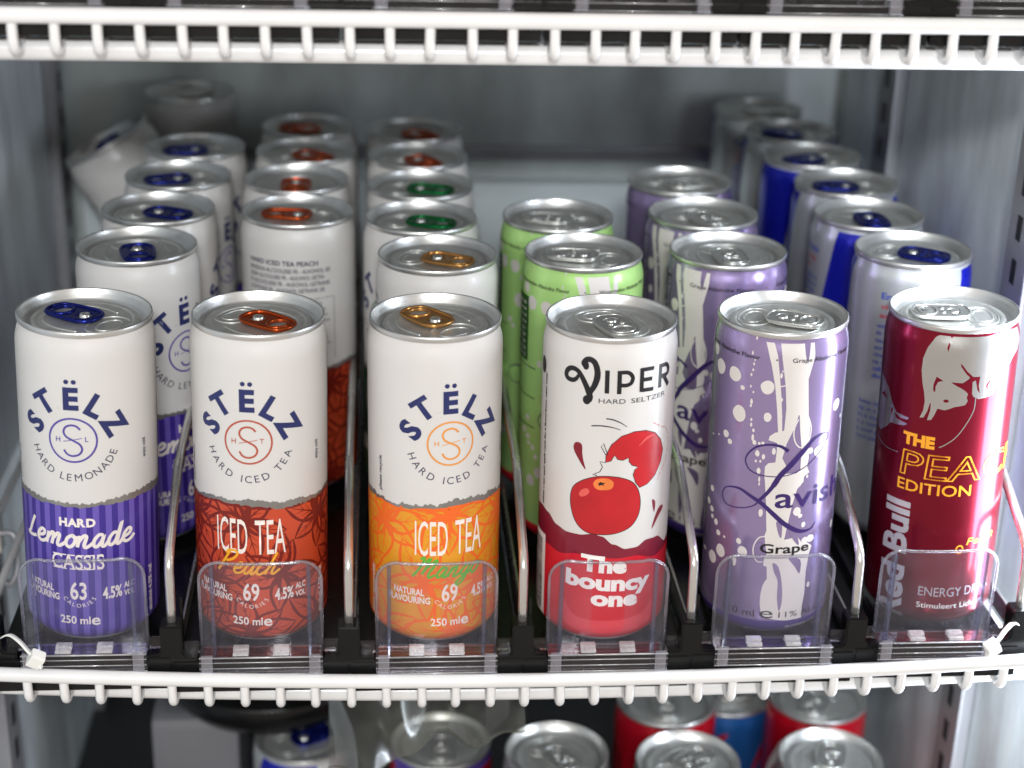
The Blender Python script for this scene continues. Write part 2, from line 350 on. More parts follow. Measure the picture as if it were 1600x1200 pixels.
# handwriting: letters as pen strokes in x-height units
SCRIPT = {
 'L': (1.0, [[(.55, 1.75), (.38, 1.1), (.15, .25), (.0, .12), (.2, .02), (.6, .08), (.85, .2)]]),
 'e': (.78, [[(.0, .38), (.42, .55), (.52, .85), (.32, 1.0), (.08, .7), (.04, .25), (.3, .0), (.62, .12), (.82, .4)]]),
 'm': (1.28, [[(.06, .95), (.0, .02)], [(.03, .45), (.28, .95), (.42, .85), (.38, .02)], [(.4, .45), (.66, .95), (.82, .85), (.76, .2), (.88, .0), (1.1, .15), (1.3, .4)]]),
 'n': (.92, [[(.06, .95), (.0, .02)], [(.03, .45), (.28, .95), (.46, .85), (.4, .2), (.52, .0), (.74, .15), (.95, .4)]]),
 'o': (.78, [[(.36, .98), (.08, .72), (.04, .25), (.3, .0), (.55, .3), (.56, .75), (.36, .98), (.5, .8), (.8, .8)]]),
 'a': (.92, [[(.55, .9), (.3, .98), (.06, .6), (.06, .18), (.26, .02), (.5, .4), (.6, .95), (.56, .2), (.66, .0), (.8, .1), (.95, .4)]]),
 'd': (.95, [[(.55, .85), (.3, .98), (.06, .6), (.06, .18), (.26, .02), (.5, .4), (.72, 1.75), (.6, .2), (.7, .0), (.84, .1), (.98, .4)]]),
 'P': (1.15, [[(.12, 1.85), (.3, 1.95), (.15, .9), (-.05, -.05)], [(.02, 1.7), (.5, 2.0), (.95, 1.8), (.8, 1.25), (.3, .95)]]),
 'c': (.72, [[(.55, .8), (.35, 1.0), (.08, .65), (.06, .2), (.3, .0), (.55, .12), (.75, .4)]]),
 'h': (.95, [[(.3, 1.85), (.15, .9), (.0, .0)], [(.05, .4), (.3, .9), (.5, .85), (.45, .2), (.6, .0), (.8, .15), (1.0, .4)]]),
 'M': (1.7, [[(.0, 1.75), (.25, 1.95), (.25, 1.0), (.0, .0)], [(.2, .9), (.6, 1.75), (.75, 1.75), (.7, .9), (.6, .3)], [(.66, .8), (1.1, 1.6), (1.3, 1.55), (1.1, .4), (1.25, .0), (1.6, .3)]]),
 'g': (.85, [[(.55, .85), (.3, .98), (.06, .6), (.08, .2), (.3, .05), (.55, .5), (.58, .9), (.5, -.4), (.2, -.85), (-.02, -.6), (.3, -.2), (.85, .3)]]),
 'r': (.6, [[(.06, .95), (.0, .02)], [(.03, .5), (.25, .95), (.5, .85)]]),
 'z': (.7, [[(.05, .9), (.55, .9), (.05, .05), (.65, .05)]]),
 'i': (.4, [[(.1, .95), (.05, .2), (.2, .0), (.4, .3)], [(.14, 1.3), (.16, 1.4)]]),
 'k': (.8, [[(.25, 1.8), (.0, .0)], [(.5, .95), (.08, .45), (.6, .0)]]),
}
def script(pr, word, s0, s1, zfun, xh, wd, slant=0.35):
    tot = sum(SCRIPT[c][0] for c in word); k = (s1-s0)/tot; x = 0
    for c in word:
        a, st = SCRIPT[c]
        for L in st:
            pr.stroke([(s0 + (x+p)*k + slant*q*xh, zfun(s0+(x+p)*k) + q*xh) for p, q in L], wd, 5)
        x += a

T = json.loads(r'''{"v_right":[[-12.9,121.5],[-13.6,122.6],[-12.8,124.1],[-11.2,124.6],[-9.4,123.6],[-8.3,120.8],[-8.2,117.7],[-9.1,114.4],[-10.5,111.6],[-11.4,109.3],[-12.0,107.6]],"v_left":[[-15.5,118.1],[-16.5,116.0],[-18.2,114.9],[-20.5,115.2],[-21.3,116.8],[-20.4,118.8],[-18.4,119.8],[-16.1,119.2],[-14.4,117.2],[-12.9,114.6],[-11.5,111.7],[-10.8,109.4],[-11.4,107.7]],"I4":[[-4.4,120.9],[-4.3,111.4]],"P4a":[[0.3,120.8],[0.4,111.2]],"P4b":[[0.2,120.0],[3.7,119.9],[5.5,117.8],[4.9,115.5],[2.9,114.7],[0.6,114.9]],"E4a":[[9.3,121.2],[9.4,111.4]],"E4b":[[9.3,120.5],[14.8,120.3]],"E4c":[[9.4,116.3],[14.1,116.1]],"E4d":[[9.4,112.0],[14.9,111.7]],"R4a":[[18.3,121.1],[18.3,111.2]],"R4b":[[18.4,120.2],[21.9,119.9],[23.4,117.6],[22.3,115.8],[18.6,115.8]],"R4c":[[20.4,115.6],[23.8,110.9]],"seltzer":[[-7.3,107.7],[3.1,107.0],[5.3,106.9],[21.7,107.9],[-1.5,109.1],[-1.4,107.2]],"sw1":[[-9.7,97.4],[-6.0,97.8],[-2.0,97.4],[1.7,96.2]],"sw2":[[-4.1,100.9],[-1.7,100.6],[1.4,99.3],[4.1,97.4]],"drop1":[[-16.9,87.1],[-16.5,88.7],[-15.3,89.5],[-13.8,89.3],[-13.1,88.0],[-13.0,85.2],[-12.4,82.1],[-11.4,78.5],[-12.9,80.0],[-15.0,83.1],[-16.4,85.3]],"half":[[-3.7,82.3],[-3.6,85.6],[-1.7,90.0],[2.1,93.5],[7.2,95.0],[12.4,94.7],[17.1,92.6],[20.8,88.6],[22.7,83.6],[21.7,78.9],[18.4,73.9],[14.4,71.2],[10.8,70.4],[8.8,73.0],[7.6,76.5],[8.2,78.6],[9.6,79.6],[6.9,80.7],[5.6,82.5],[5.4,84.2],[3.1,83.2],[1.0,83.7],[-0.3,85.5],[-1.5,83.1]],"jag":[[-8.5,76.9],[-6.7,76.4],[-7.7,77.2],[-5.7,78.3],[-4.8,80.3],[-5.8,82.7],[-3.9,82.3]],"stalk":[[-3.5,85.3],[-5.6,89.0],[-4.7,90.4],[-2.9,85.6]],"apple":[[-17.4,62.9],[-16.7,69.4],[-13.1,73.3],[-8.2,75.7],[-3.5,76.5],[2.1,75.9],[7.2,73.6],[10.2,69.5],[11.5,63.9],[10.8,58.3],[7.7,53.9],[2.3,51.6],[-4.1,50.8],[-10.6,51.5],[-15.1,55.5]],"spot":[[-8.1,72.9],[-6.6,75.0],[-2.7,75.5],[-0.2,73.8],[-0.9,71.1],[-4.1,70.4],[-6.9,70.8]],"star":[[-6.2,73.2],[-5.1,74.0],[-4.6,73.5],[-3.2,73.8],[-4.2,72.9],[-3.7,72.2],[-4.9,72.7],[-5.7,72.1]],"shine":[[-13.8,67.9],[-12.1,70.0],[-10.1,70.4],[-9.6,68.7],[-11.2,67.1],[-13.0,66.5]],"drop2":[[17.6,63.3],[19.1,62.5],[19.7,60.6],[19.2,57.2],[18.0,60.3]],"drop3":[[24.6,58.5],[25.5,57.0],[22.2,54.3],[18.1,49.9],[19.7,54.8],[22.1,58.1]],"wave1":[[-44.2,50.8],[-35.2,54.9],[-29.4,53.9],[-24.0,50.8],[-18.6,49.5],[-13.1,49.7],[-7.3,50.9],[-4.1,50.1],[0.9,46.5],[6.0,44.1],[10.5,44.1],[15.4,46.2],[21.5,45.6],[29.7,40.4],[36.7,36.0]],"wave2":[[-44.3,35.4],[-28.7,40.0],[-22.4,39.0],[-12.8,41.1],[-4.5,40.8],[2.8,40.2],[9.7,40.4],[20.8,37.2],[36.7,27.5]],"the":[[-12.2,34.4],[7.0,32.9],[-2.6,42.5],[-2.3,34.7]],"bouncy":[[-18.3,28.0],[20.7,22.1],[0.2,33.8],[0.4,27.3]],"one":[[-7.4,19.5],[12.1,17.3],[1.8,24.5],[2.0,19.3]],"barcode":[[-44.2,37.3],[-30.8,43.2],[-30.3,6.7],[-44.3,3.7]],"crescent":[[-20.0,19.9],[-14.5,13.3],[-7.6,11.9],[-0.2,11.9],[7.5,12.0],[15.3,13.3],[21.1,17.7],[21.8,9.8],[11.6,5.9],[0.1,4.8],[-11.6,5.5],[-20.2,10.4]],"redtext":[[16.2,97.0],[20.8,94.1],[24.2,92.4],[26.5,87.7],[27.1,83.6],[26.3,80.0],[24.4,76.8],[21.7,73.9],[19.5,70.4]],"P1":[[-6.4,131.0],[3.2,131.3],[3.5,125.0],[4.9,120.3],[6.7,99.6],[2.5,100.1],[1.3,94.8],[-0.6,90.1],[-1.5,87.7],[-2.7,81.7],[-0.8,78.1],[-1.6,73.9],[-4.6,69.5],[-8.4,69.2],[-9.2,73.3],[-9.2,77.6],[-8.0,79.2],[-5.3,79.8],[-5.1,84.0],[-5.1,88.2],[-6.7,88.7],[-8.6,89.1],[-8.2,90.9],[-6.2,92.6],[-4.1,93.0],[-2.8,93.7],[-2.6,103.1],[-3.5,112.4],[-5.3,122.7]],"P2":[[-12.4,130.6],[-9.0,131.0],[-7.3,124.9],[-5.9,115.8],[-4.8,107.7],[-4.0,99.5],[-3.5,92.9],[-5.1,92.7],[-6.2,102.9],[-7.5,112.2],[-9.4,120.7],[-11.1,126.2]],"P3":[[2.8,100.6],[6.6,100.2],[7.8,95.3],[7.8,89.4],[8.3,80.9],[7.9,77.3],[9.1,74.7],[7.0,73.2],[5.6,69.1],[-0.2,69.6],[2.3,73.7],[5.0,76.5],[4.8,85.6],[3.6,93.5]],"P4":[[5.8,131.0],[7.5,130.9],[7.5,124.6],[5.4,115.0],[4.6,120.9],[5.3,126.0]],"ring1":[[2.6,98.3],[1.3,94.8],[1.2,91.2],[2.3,87.9],[4.2,86.1],[6.2,86.9]],"ring2":[[6.7,99.0],[8.2,94.7],[8.2,90.5],[7.4,87.6]],"tick":[[-5.9,112.0],[-3.3,112.7]],"P6":[[-9.2,75.0],[6.8,74.9],[6.8,70.8],[4.3,67.9],[2.9,61.7],[2.1,56.6],[0.5,45.5],[6.0,46.5],[8.2,43.5],[11.0,42.9],[13.4,40.9],[12.3,37.3],[11.5,29.5],[11.7,19.4],[10.9,12.9],[11.0,7.2],[2.0,8.2],[-2.8,9.1],[-6.4,10.2],[-7.4,16.2],[-6.7,23.0],[-5.2,27.1],[-5.6,33.1],[-7.1,33.6],[-7.0,36.9],[-6.0,39.0],[-6.8,42.8],[-7.4,47.3],[-6.8,49.4],[-7.8,62.1]],"hole1":[[-3.4,34.9],[-0.9,33.2],[0.9,25.9],[1.6,17.8],[0.6,12.5],[-0.6,19.2],[-0.8,26.6],[-2.5,30.6]],"hole2":[[2.9,37.3],[8.3,35.6],[8.4,29.2],[6.1,32.6]],"hole3":[[2.4,52.7],[5.9,47.1],[6.9,42.4],[3.4,46.8]],"hole4":[[-3.2,53.5],[-0.9,52.9],[-0.7,46.4],[-2.0,48.3]],"ring3":[[-6.5,46.8],[-9.3,46.1],[-11.2,42.8],[-11.5,38.8],[-9.8,35.2],[-7.5,35.2]],"ring4":[[-5.2,18.4],[-6.7,14.9],[-7.1,19.6],[-6.2,25.1],[-4.1,27.9],[-1.3,25.3],[-0.7,21.3],[-1.4,17.9]],"dots5":[[-38.3,119.8,2.4,2.45],[-33.6,113.9,3.2,3.15],[-24.8,113.7,3.0,3.15],[-20.7,109.1,1.0,1.0],[-10.4,111.3,2.7,2.85],[-21.5,97.9,3.05,3.4],[-9.6,98.8,1.5,2.05],[-27.6,87.1,1.6,1.65],[-25.2,84.5,1.2,1.2],[-32.1,85.0,0.6,0.35],[-36.9,83.2,0.9,0.35],[21.8,100.7,2.45,2.65],[27.2,94.0,1.05,0.8],[13.5,83.1,2.95,2.6],[8.9,84.1,1.15,1.35],[-6.2,84.5,0.75,1.5],[-12.6,82.8,0.9,1.35],[-10.1,81.7,0.65,1.2],[-13.0,79.4,0.45,0.6],[-11.2,79.6,0.4,0.6],[-11.6,75.4,0.8,1.3],[-11.1,71.8,0.4,1.1],[-16.5,130.4,0.4,0.8],[-17.3,124.5,0.35,0.8],[-16.1,121.9,0.3,0.55],[-16.4,120.1,0.35,0.65],[-16.6,117.6,0.4,0.6],[-17.2,115.5,0.4,0.7],[-17.1,110.6,0.35,0.6],[-15.9,108.4,0.35,0.5],[-16.4,104.3,0.55,1.2],[-16.6,102.5,0.45,0.7],[-16.0,96.7,0.45,0.7],[-15.9,94.5,0.45,0.95],[-14.8,92.3,0.5,0.8],[-14.9,89.2,0.55,1.5],[-14.1,87.3,0.8,1.05],[-12.1,87.2,0.55,0.6],[-10.7,87.6,0.65,0.6],[-5.4,116.7,0.5,1.15],[-4.8,106.6,0.65,0.85],[-4.5,99.5,0.6,1.05],[8.3,73.0,0.45,0.75],[-5.0,118.5,0.3,0.45]],"dots5b":[[-34.9,59.7,1.55,1.35],[-37.5,53.0,1.65,1.5],[-34.2,50.7,1.5,1.35],[-33.4,47.7,1.05,1.0],[-30.5,46.4,1.25,1.35],[-28.6,42.3,1.25,1.3],[-25.0,41.9,0.6,0.6],[-31.6,29.9,2.65,2.7],[-26.7,34.9,2.5,2.85],[-39.1,30.4,1.45,0.85],[-17.9,42.5,1.15,1.3],[-16.0,38.4,2.1,2.2],[-19.3,33.1,1.0,2.3],[-9.6,57.1,0.85,1.8],[5.0,57.9,1.65,1.95],[6.5,55.8,1.0,1.0],[8.3,51.6,0.95,1.3],[9.6,44.2,1.55,1.45],[12.3,44.5,1.95,1.7],[-11.1,71.5,0.35,1.0],[-11.0,69.7,0.35,0.65],[-1.2,31.6,0.45,0.8],[-1.5,28.9,0.4,0.65],[13.3,23.0,0.8,1.25],[27.9,45.6,1.55,1.95]],"L1":[[-0.5,84.7],[-3.6,86.8],[-8.0,87.2],[-12.8,85.7],[-16.1,82.3],[-17.3,79.0],[-15.9,75.7],[-12.6,74.0],[-8.2,73.5],[-2.7,73.8],[2.7,75.2],[8.5,78.4],[13.5,82.8],[17.0,87.3],[17.3,89.9],[15.3,90.6]],"L2":[[15.3,90.6],[10.1,89.0],[5.5,84.3],[1.3,79.2],[-2.8,74.4],[-5.4,69.5]],"L2b":[[-3.9,72.0],[-7.7,66.0],[-10.7,62.4]],"L3":[[-10.7,62.4],[-12.3,60.1],[-16.1,58.1],[-20.6,57.0],[-25.0,57.0],[-27.5,59.9],[-26.3,63.6],[-22.9,65.4],[-18.5,65.7],[-13.4,63.4],[-9.1,61.0],[-4.9,57.3],[0.0,52.8],[5.1,49.5],[9.1,48.5],[12.6,49.3],[14.3,51.8]],"avish":[[-4.2,59.9],[3.0,60.7],[30.7,56.1],[-1.8,66.3],[-1.3,59.6],[20.9,69.0]],"grape":[[-8.9,39.2],[11.7,39.4],[-4.0,43.4],[-3.7,39.5]],"rimtext":[[-1.5,126.6],[26.7,126.5],[-13.4,127.1],[-40.1,126.1],[-7.6,127.4]],"ml":[[-24.1,9.3],[-9.4,10.6],[-7.3,10.1],[-1.8,10.8],[0.6,10.8],[23.7,8.1],[-12.5,12.9],[-12.4,10.0]],"band5":[[-2.8,8.4],[-2.4,2.4]],"bull":[[-13.8,132.9],[-15.1,128.9],[-17.7,124.4],[-19.1,119.6],[-19.3,114.5],[-18.4,109.0],[-17.4,105.4],[-16.8,101.6],[-17.1,97.7],[-18.3,94.3],[-16.7,94.7],[-15.4,97.8],[-14.6,101.5],[-14.2,99.0],[-15.2,93.9],[-13.6,94.3],[-12.5,96.7],[-11.6,99.5],[-8.9,99.1],[-7.3,99.7],[-5.1,100.8],[-3.4,101.1],[-1.1,101.7],[-0.2,103.3],[-0.8,104.9],[-0.4,106.4],[-1.4,107.5],[-0.1,106.6],[1.1,106.3],[1.9,105.1],[4.2,103.9],[7.2,104.2],[10.7,105.2],[13.2,109.8],[16.5,114.7],[21.0,117.9],[26.4,119.9],[29.1,123.4],[27.1,129.2],[21.2,130.4],[11.2,131.9],[1.1,132.7],[-7.5,132.7]],"bull_a":[[-13.8,132.9],[-15.1,128.9],[-17.7,124.4],[-19.1,119.6],[-19.3,114.5],[-18.4,109.0],[-17.4,105.4],[-16.8,101.6],[-17.1,97.7],[-18.3,94.3],[-16.7,94.7],[-15.4,97.8],[-14.7,101.3],[-14.3,101.3],[-14.3,98.3],[-15.2,93.9],[-13.6,94.3],[-12.5,96.7],[-11.6,99.5],[-8.9,99.1],[-7.3,99.7],[-5.1,100.8],[-3.4,101.1],[-1.1,101.7],[-0.2,103.3],[-0.8,104.9],[-0.4,106.4],[-1.4,107.5],[-2.9,108.6],[-5.4,109.9],[-2.9,111.0],[-0.4,113.0],[-0.9,123.6],[-1.9,133.5],[-7.5,133.0]],"bull_b":[[-2.2,133.4],[-1.2,123.6],[-1.8,114.8],[0.2,113.0],[1.2,106.3],[1.9,105.1],[4.2,103.9],[7.2,104.2],[10.7,105.2],[13.2,109.8],[16.5,114.7],[21.0,117.9],[26.4,119.9],[29.1,123.4],[27.1,129.2],[21.2,130.4],[11.2,131.9],[1.1,132.7]],"wedge":[[-7.4,111.2],[-2.9,111.0],[0.2,113.0],[-1.8,114.8],[-4.1,117.9],[-4.4,119.3],[-3.6,118.5],[-1.6,116.0],[1.0,113.6],[3.9,113.5],[3.6,109.8],[4.4,106.5],[3.3,107.9],[2.2,112.1],[0.9,111.5],[1.2,106.3],[-0.3,106.6],[-1.4,107.5],[-2.9,108.6],[-5.4,109.9]],"ear":[[-13.5,106.3],[-14.0,107.4],[-14.0,109.6],[-13.1,112.9],[-10.4,111.5],[-12.3,110.8],[-13.1,108.8],[-13.1,106.7]],"legline":[[9.9,116.8],[10.7,113.5],[8.4,111.0],[7.3,108.9],[9.2,107.7]],"excl":[[-9.6,127.6],[-9.1,126.4],[-9.6,123.8],[-10.2,125.3]],"bulldots":[[-8.6,103.1,1.05,0.65],[-8.8,130.1,0.55,0.8]],"arc1":[[2.9,104.4],[2.7,99.3],[0.3,93.6],[-3.3,87.8],[-7.0,84.4],[-9.5,82.8]],"arc2":[[-46.0,78.8],[-39.5,77.0],[-32.8,76.2],[-26.6,76.6]],"bull2":[[-45.3,106.5],[-35.6,102.0],[-32.0,96.2],[-29.3,93.3],[-22.8,92.9],[-23.4,91.9],[-26.7,91.6],[-30.6,92.8],[-29.0,90.7],[-23.2,90.1],[-24.9,88.9],[-29.6,88.0],[-31.9,87.7],[-34.7,84.8],[-39.6,81.3],[-43.8,82.5],[-49.7,85.3],[-46.7,95.3]],"bull2ear":[[-41.6,96.9],[-38.4,98.8],[-35.9,96.6],[-38.0,96.7]],"the6":[[-24.5,81.8],[-11.1,81.9],[-17.9,86.4],[-17.5,82.3]],"peach6":[[-24.8,68.2],[9.5,68.2],[24.9,68.3],[-18.5,79.4],[-17.6,69.3],[-5.0,68.7]],"edition":[[-25.4,61.4],[5.3,61.9],[-13.0,66.4],[-12.6,62.1]],"rb":[[-17.8,0.1],[-18.2,55.3],[-30.3,25.7],[-17.7,32.1],[-30.0,54.1],[-23.9,-2.3]],"energy":[[-11.9,15.6],[19.2,14.5],[-5.3,19.7],[-4.9,16.0]],"stim":[[-12.2,9.3],[14.5,11.2],[-4.7,13.0],[-4.4,9.8]],"perz":[[5.8,39.2],[22.6,38.4],[7.9,42.1],[8.3,39.2]],"ring6":[[3.0,37.2,1.45,1.75]]}''')
BODY, LIDM, SCORE, RIVET = base_body(), base_lid(), base_score(), rivet_mesh()
TABS = {k: tab_mesh('tab_'+k) for k in ('blue', 'copper', 'gold', 'green')}; TABS['silver'] = tab_mesh('tab_silver', True); TABS['royal'] = tab_mesh('tab_blue', True)
def new_can(body_mat):
    root = empty('drink_can')
    me = BODY.copy(); b = new_obj('body', me, body_mat, root)
    ld = new_obj('lid', LIDM, None, root)
    new_obj('pull_tab', TABS['silver'], None, ld); new_obj('rivet', RIVET, None, ld); new_obj('score_line', SCORE, None, ld)
    return root

# ------------------------------------------------------------------ can designs
def jag(seed, amp=0.5):
    r = random.Random(seed); ph = [r.random()*6.28 for _ in range(10)]
    def f(s):
        t = s/RB
        return 0.9*math.sin(2*t+ph[0]) + 0.7*math.sin(3*t+ph[1]) + amp*(0.5*math.sin(9*t+ph[2]) + 0.35*math.sin(17*t+ph[3]) + 0.35*math.sin(31*t+ph[4]) + 0.3*math.sin(53*t+ph[5]) + 0.25*math.sin(89*t+ph[6]))
    return f
def hard_can(kind):
    root = new_can('can_white')
    fill, accent = {'cassis': ('cassis_dark', 'purple_ink'), 'peach': ('peach_fill', 'rust_ink'), 'mango': ('mango_fill', 'amber_ink'), 'lime': ('lime_fill', 'pine_ink')}[kind]
    j1 = jag(kind+'a', 0.45); j2 = jag(kind+'b', 1.0)
    lo = lambda s: 61.8 + j1(s)*0.9; hi = lambda s: 63.9 + j1(s)*0.9 + max(-1.0, 0.8*j2(s)*0.7)
    p = Print(0); p.strip(2.2, lo, 260); p.build('label_band', fill, root)
    p = Print(1); p.strip(lambda s: lo(s)-0.15, hi, 420); p.build('torn_edge', 'torn_silver', root)
    if kind == 'cassis':
        p = Print(1); per = 2*math.pi*RB/34
        for i in range(34):
            c = -math.pi*RB + (i+.5)*per + .4
            p.strip(2.25, lambda s: lo(s)-.2, 3, c-per*.25, c+per*.25)
        p.build('stripes', 'cassis_light', root)
    else:
        p = Print(1); r = random.Random(kind); wd = {'peach': 1.0, 'mango': 1.0, 'lime': .8}[kind]
        cl = lambda a: (a[0], min(max(a[1], 2.4), lo(a[0])-.3))
        for row in range(3):
            for col in range(6):
                bs = -math.pi*RB + (col + .5*(row % 2) + r.uniform(-.12, .12))*2*math.pi*RB/6; bz = 6 + row*25 + r.uniform(-3, 3)
                n = 7; a0 = r.uniform(0, 6.28)
                for k in range(n):
                    a = a0 + 6.283*k/n + r.uniform(-.2, .2); Ln = r.uniform(15, 21); wdt = Ln*r.uniform(.2, .27); bend = r.uniform(-.22, .22)
                    ca, sa = math.cos(a), math.sin(a)
                    def q(u, v):
                        v = v + bend*u*u/Ln; return cl((bs + u*ca - v*sa, bz + u*sa + v*ca))
                    for sg in (1, -1): p.stroke([q(Ln*t, sg*wdt*math.sin(math.pi*t**.85)) for t in (0, .15, .3, .5, .7, .85, 1)], [wd*1.6, wd*1.7, wd*1.1, wd*1.3, wd*.3], 3)
                    p.stroke([q(Ln*t, 0) for t in (0.05, .3, .6, .85)], [wd*1.1, wd*.5, wd*.15], 3)
                    for t in (.3, .5):
                        for sg in (1, -1): p.stroke([q(Ln*t, 0), q(Ln*(t+.2), sg*wdt*.5)], [wd*.4, wd*.1], 2)
        p.build('leaf_pattern', {'peach': 'peach_line', 'mango': 'mango_line', 'lime': 'lime_line'}[kind], root)
    # arched name and monogram
    p = Print(1)
    for c, s, z in (('S', -16.0, 95.4), ('T', -11.0, 104.6), ('E', -.2, 107.2), ('L', 9.0, 104.0), ('Z', 15.9, 96.1)):
        a = {'S': 60, 'T': 36, 'E': 0, 'L': -32, 'Z': -62}[c]
        p.text(c, s, z, h=8.3, bold=0.045, rot=math.radians(a), center=True)
    p.ell(-1.7, 114.1, .95, .95); p.ell(1.1, 114.1, .95, .95)
    p.build('lettering', 'navy_ink', root)
    p = Print(1); p.stroke([(9.1*math.cos(a), 90.1 + 9.0*math.sin(a)) for a in [2*math.pi*i/40 for i in range(40)]], .75, 2, True)
    p.stroke([(3.0, 94.6), (1.6, 96.0), (-.3, 96.4), (-2.4, 95.6), (-3.3, 93.6), (-2.4, 91.6), (0, 90.2), (2.6, 88.6), (3.5, 86.4), (2.4, 84.4), (0, 83.6), (-2.2, 84.3), (-3.4, 86.1)], .8, 5)
    p.stroke([(-3.6, 89.5), (3.6, 91.1)], .28, 2)
    p.text('H', -5.6, 90.3, h=2.0, bold=.01, center=True); p.text('L' if kind == 'cassis' else 'T', 5.3, 90.6, h=2.0, bold=.01, center=True)
    p.build('emblem', accent, root)
    p = Print(1); p.arc('HARD LEMONADE' if kind == 'cassis' else 'HARD ICED TEA', 0, 91.0, 16.6, 203, 337, 3.0, .0)
    p.text('LIMONADE MET ALCOHOL - FRUIT FLAVOUR' if kind == 'cassis' else 'HARD ICED TEA ' + kind.upper(), 44, 114.5, 78, 2.1, .03)
    for i in range(4): p.text('BOISSON ALCOOLISEE FR - ALKOHOL GETRANK DE'[i*3:i*3+34], 44, 111-i*3.1, 84-3*(i % 2), 1.9, .02)
    for a, b in (((43, 98.5), (86, 98.5)), ((43, 98.5), (43, 68)), ((86, 98.5), (86, 68)), ((77, 98.5), (77, 68))): p.stroke([a, b], .22, 1)
    for i in range(9): p.text('ingredients water and cane sugar natural'[i:i+26], 44.5, 95.4-i*2.8, 75-4*(i % 3), 1.6, .01); p.text('kJ kcal'[:3+i % 4], 78, 95.4-i*2.8, h=1.6, bold=.01)
    p.text('enjoy cold', 30.5, 78, 30.6+8, 1.8, .02, rot=math.pi/2); p.text('please recycle', -30, 66, h=1.8, bold=.02, rot=math.pi/2)
    p.build('small_print', 'grey_ink', root)
    p = Print(2)
    if kind == 'cassis':
        p.text('H', -6.6, 53.4, h=3.3, bold=.05); p.text('A', -3.3, 53.4, h=3.3, bold=.05); p.text('R', .5, 53.4, h=3.3, bold=.05); p.text('D', 4.0, 53.4, h=3.3, bold=.05)
        script(p, 'Lemonade', -23.8, 22.6, lambda s: 44.3 + .0012*s*s, 5.4, 1.4, .18)
        p.text('CASSIS', -10.4, 34.5, 10.4, 6.4, .01); 
        for i in range(6): 
            c = -8.8 + i*3.5; p.stroke([(c-1.1, 34.6), (c+1.1, 34.6)], .5, 1); p.stroke([(c-1.1, 40.7), (c+1.1, 40.7)], .5, 1)
    else:
        p.text('ICED', -14.0, 41.8, -1.0, 15.0, .0); p.text('TEA', 2.0, 41.8, 14.0, 15.0, .0)
    p.text('63' if kind == 'cassis' else '69', -3.2, 21.2, 3.3, 7.3, .02)
    p.arc('CALORIES', 0.3, 25.0, 6.7, 216, 328, 1.7, .0)
    p.text('4.5%', 9.4, 21.0, 17.2, 4.9, .03); p.text('ALC', 18.0, 24.2, 22.8, 2.4, .03); p.text('VOL', 18.0, 20.6, 22.8, 2.4, .03)
    p.text('NATURAL', -23.3, 23.6, -10.2, 2.8, .03); p.text('FLAVOURING', -26.0, 20.0, -7.8, 2.8, .03)
    p.text('250 ml', -7.6, 10.0, 4.4, 3.3, .02); p.text('e', 4.8, 9.6, 8.2, 4.6, .02)
    p.text('alcohol 4.5% vol', 33, 8, h=2.2, bold=.03, rot=math.pi/2); p.text('drink responsibly', -36, 8, h=2.2, bold=.03, rot=math.pi/2)
    p.build('label_text', 'cream_ink', root)
    if kind == 'peach':
        p = Print(3); script(p, 'Peach', -13.5, 10.5, lambda s: 33.0, 5.0, 1.0, .38); p.build('script_lettering', 'script_yellow', root)
    if kind == 'mango':
        p = Print(3); script(p, 'Mango', -15.0, 12.5, lambda s: 32.0, 4.6, 1.0, .42); p.build('script_lettering', 'script_green', root)
    return root

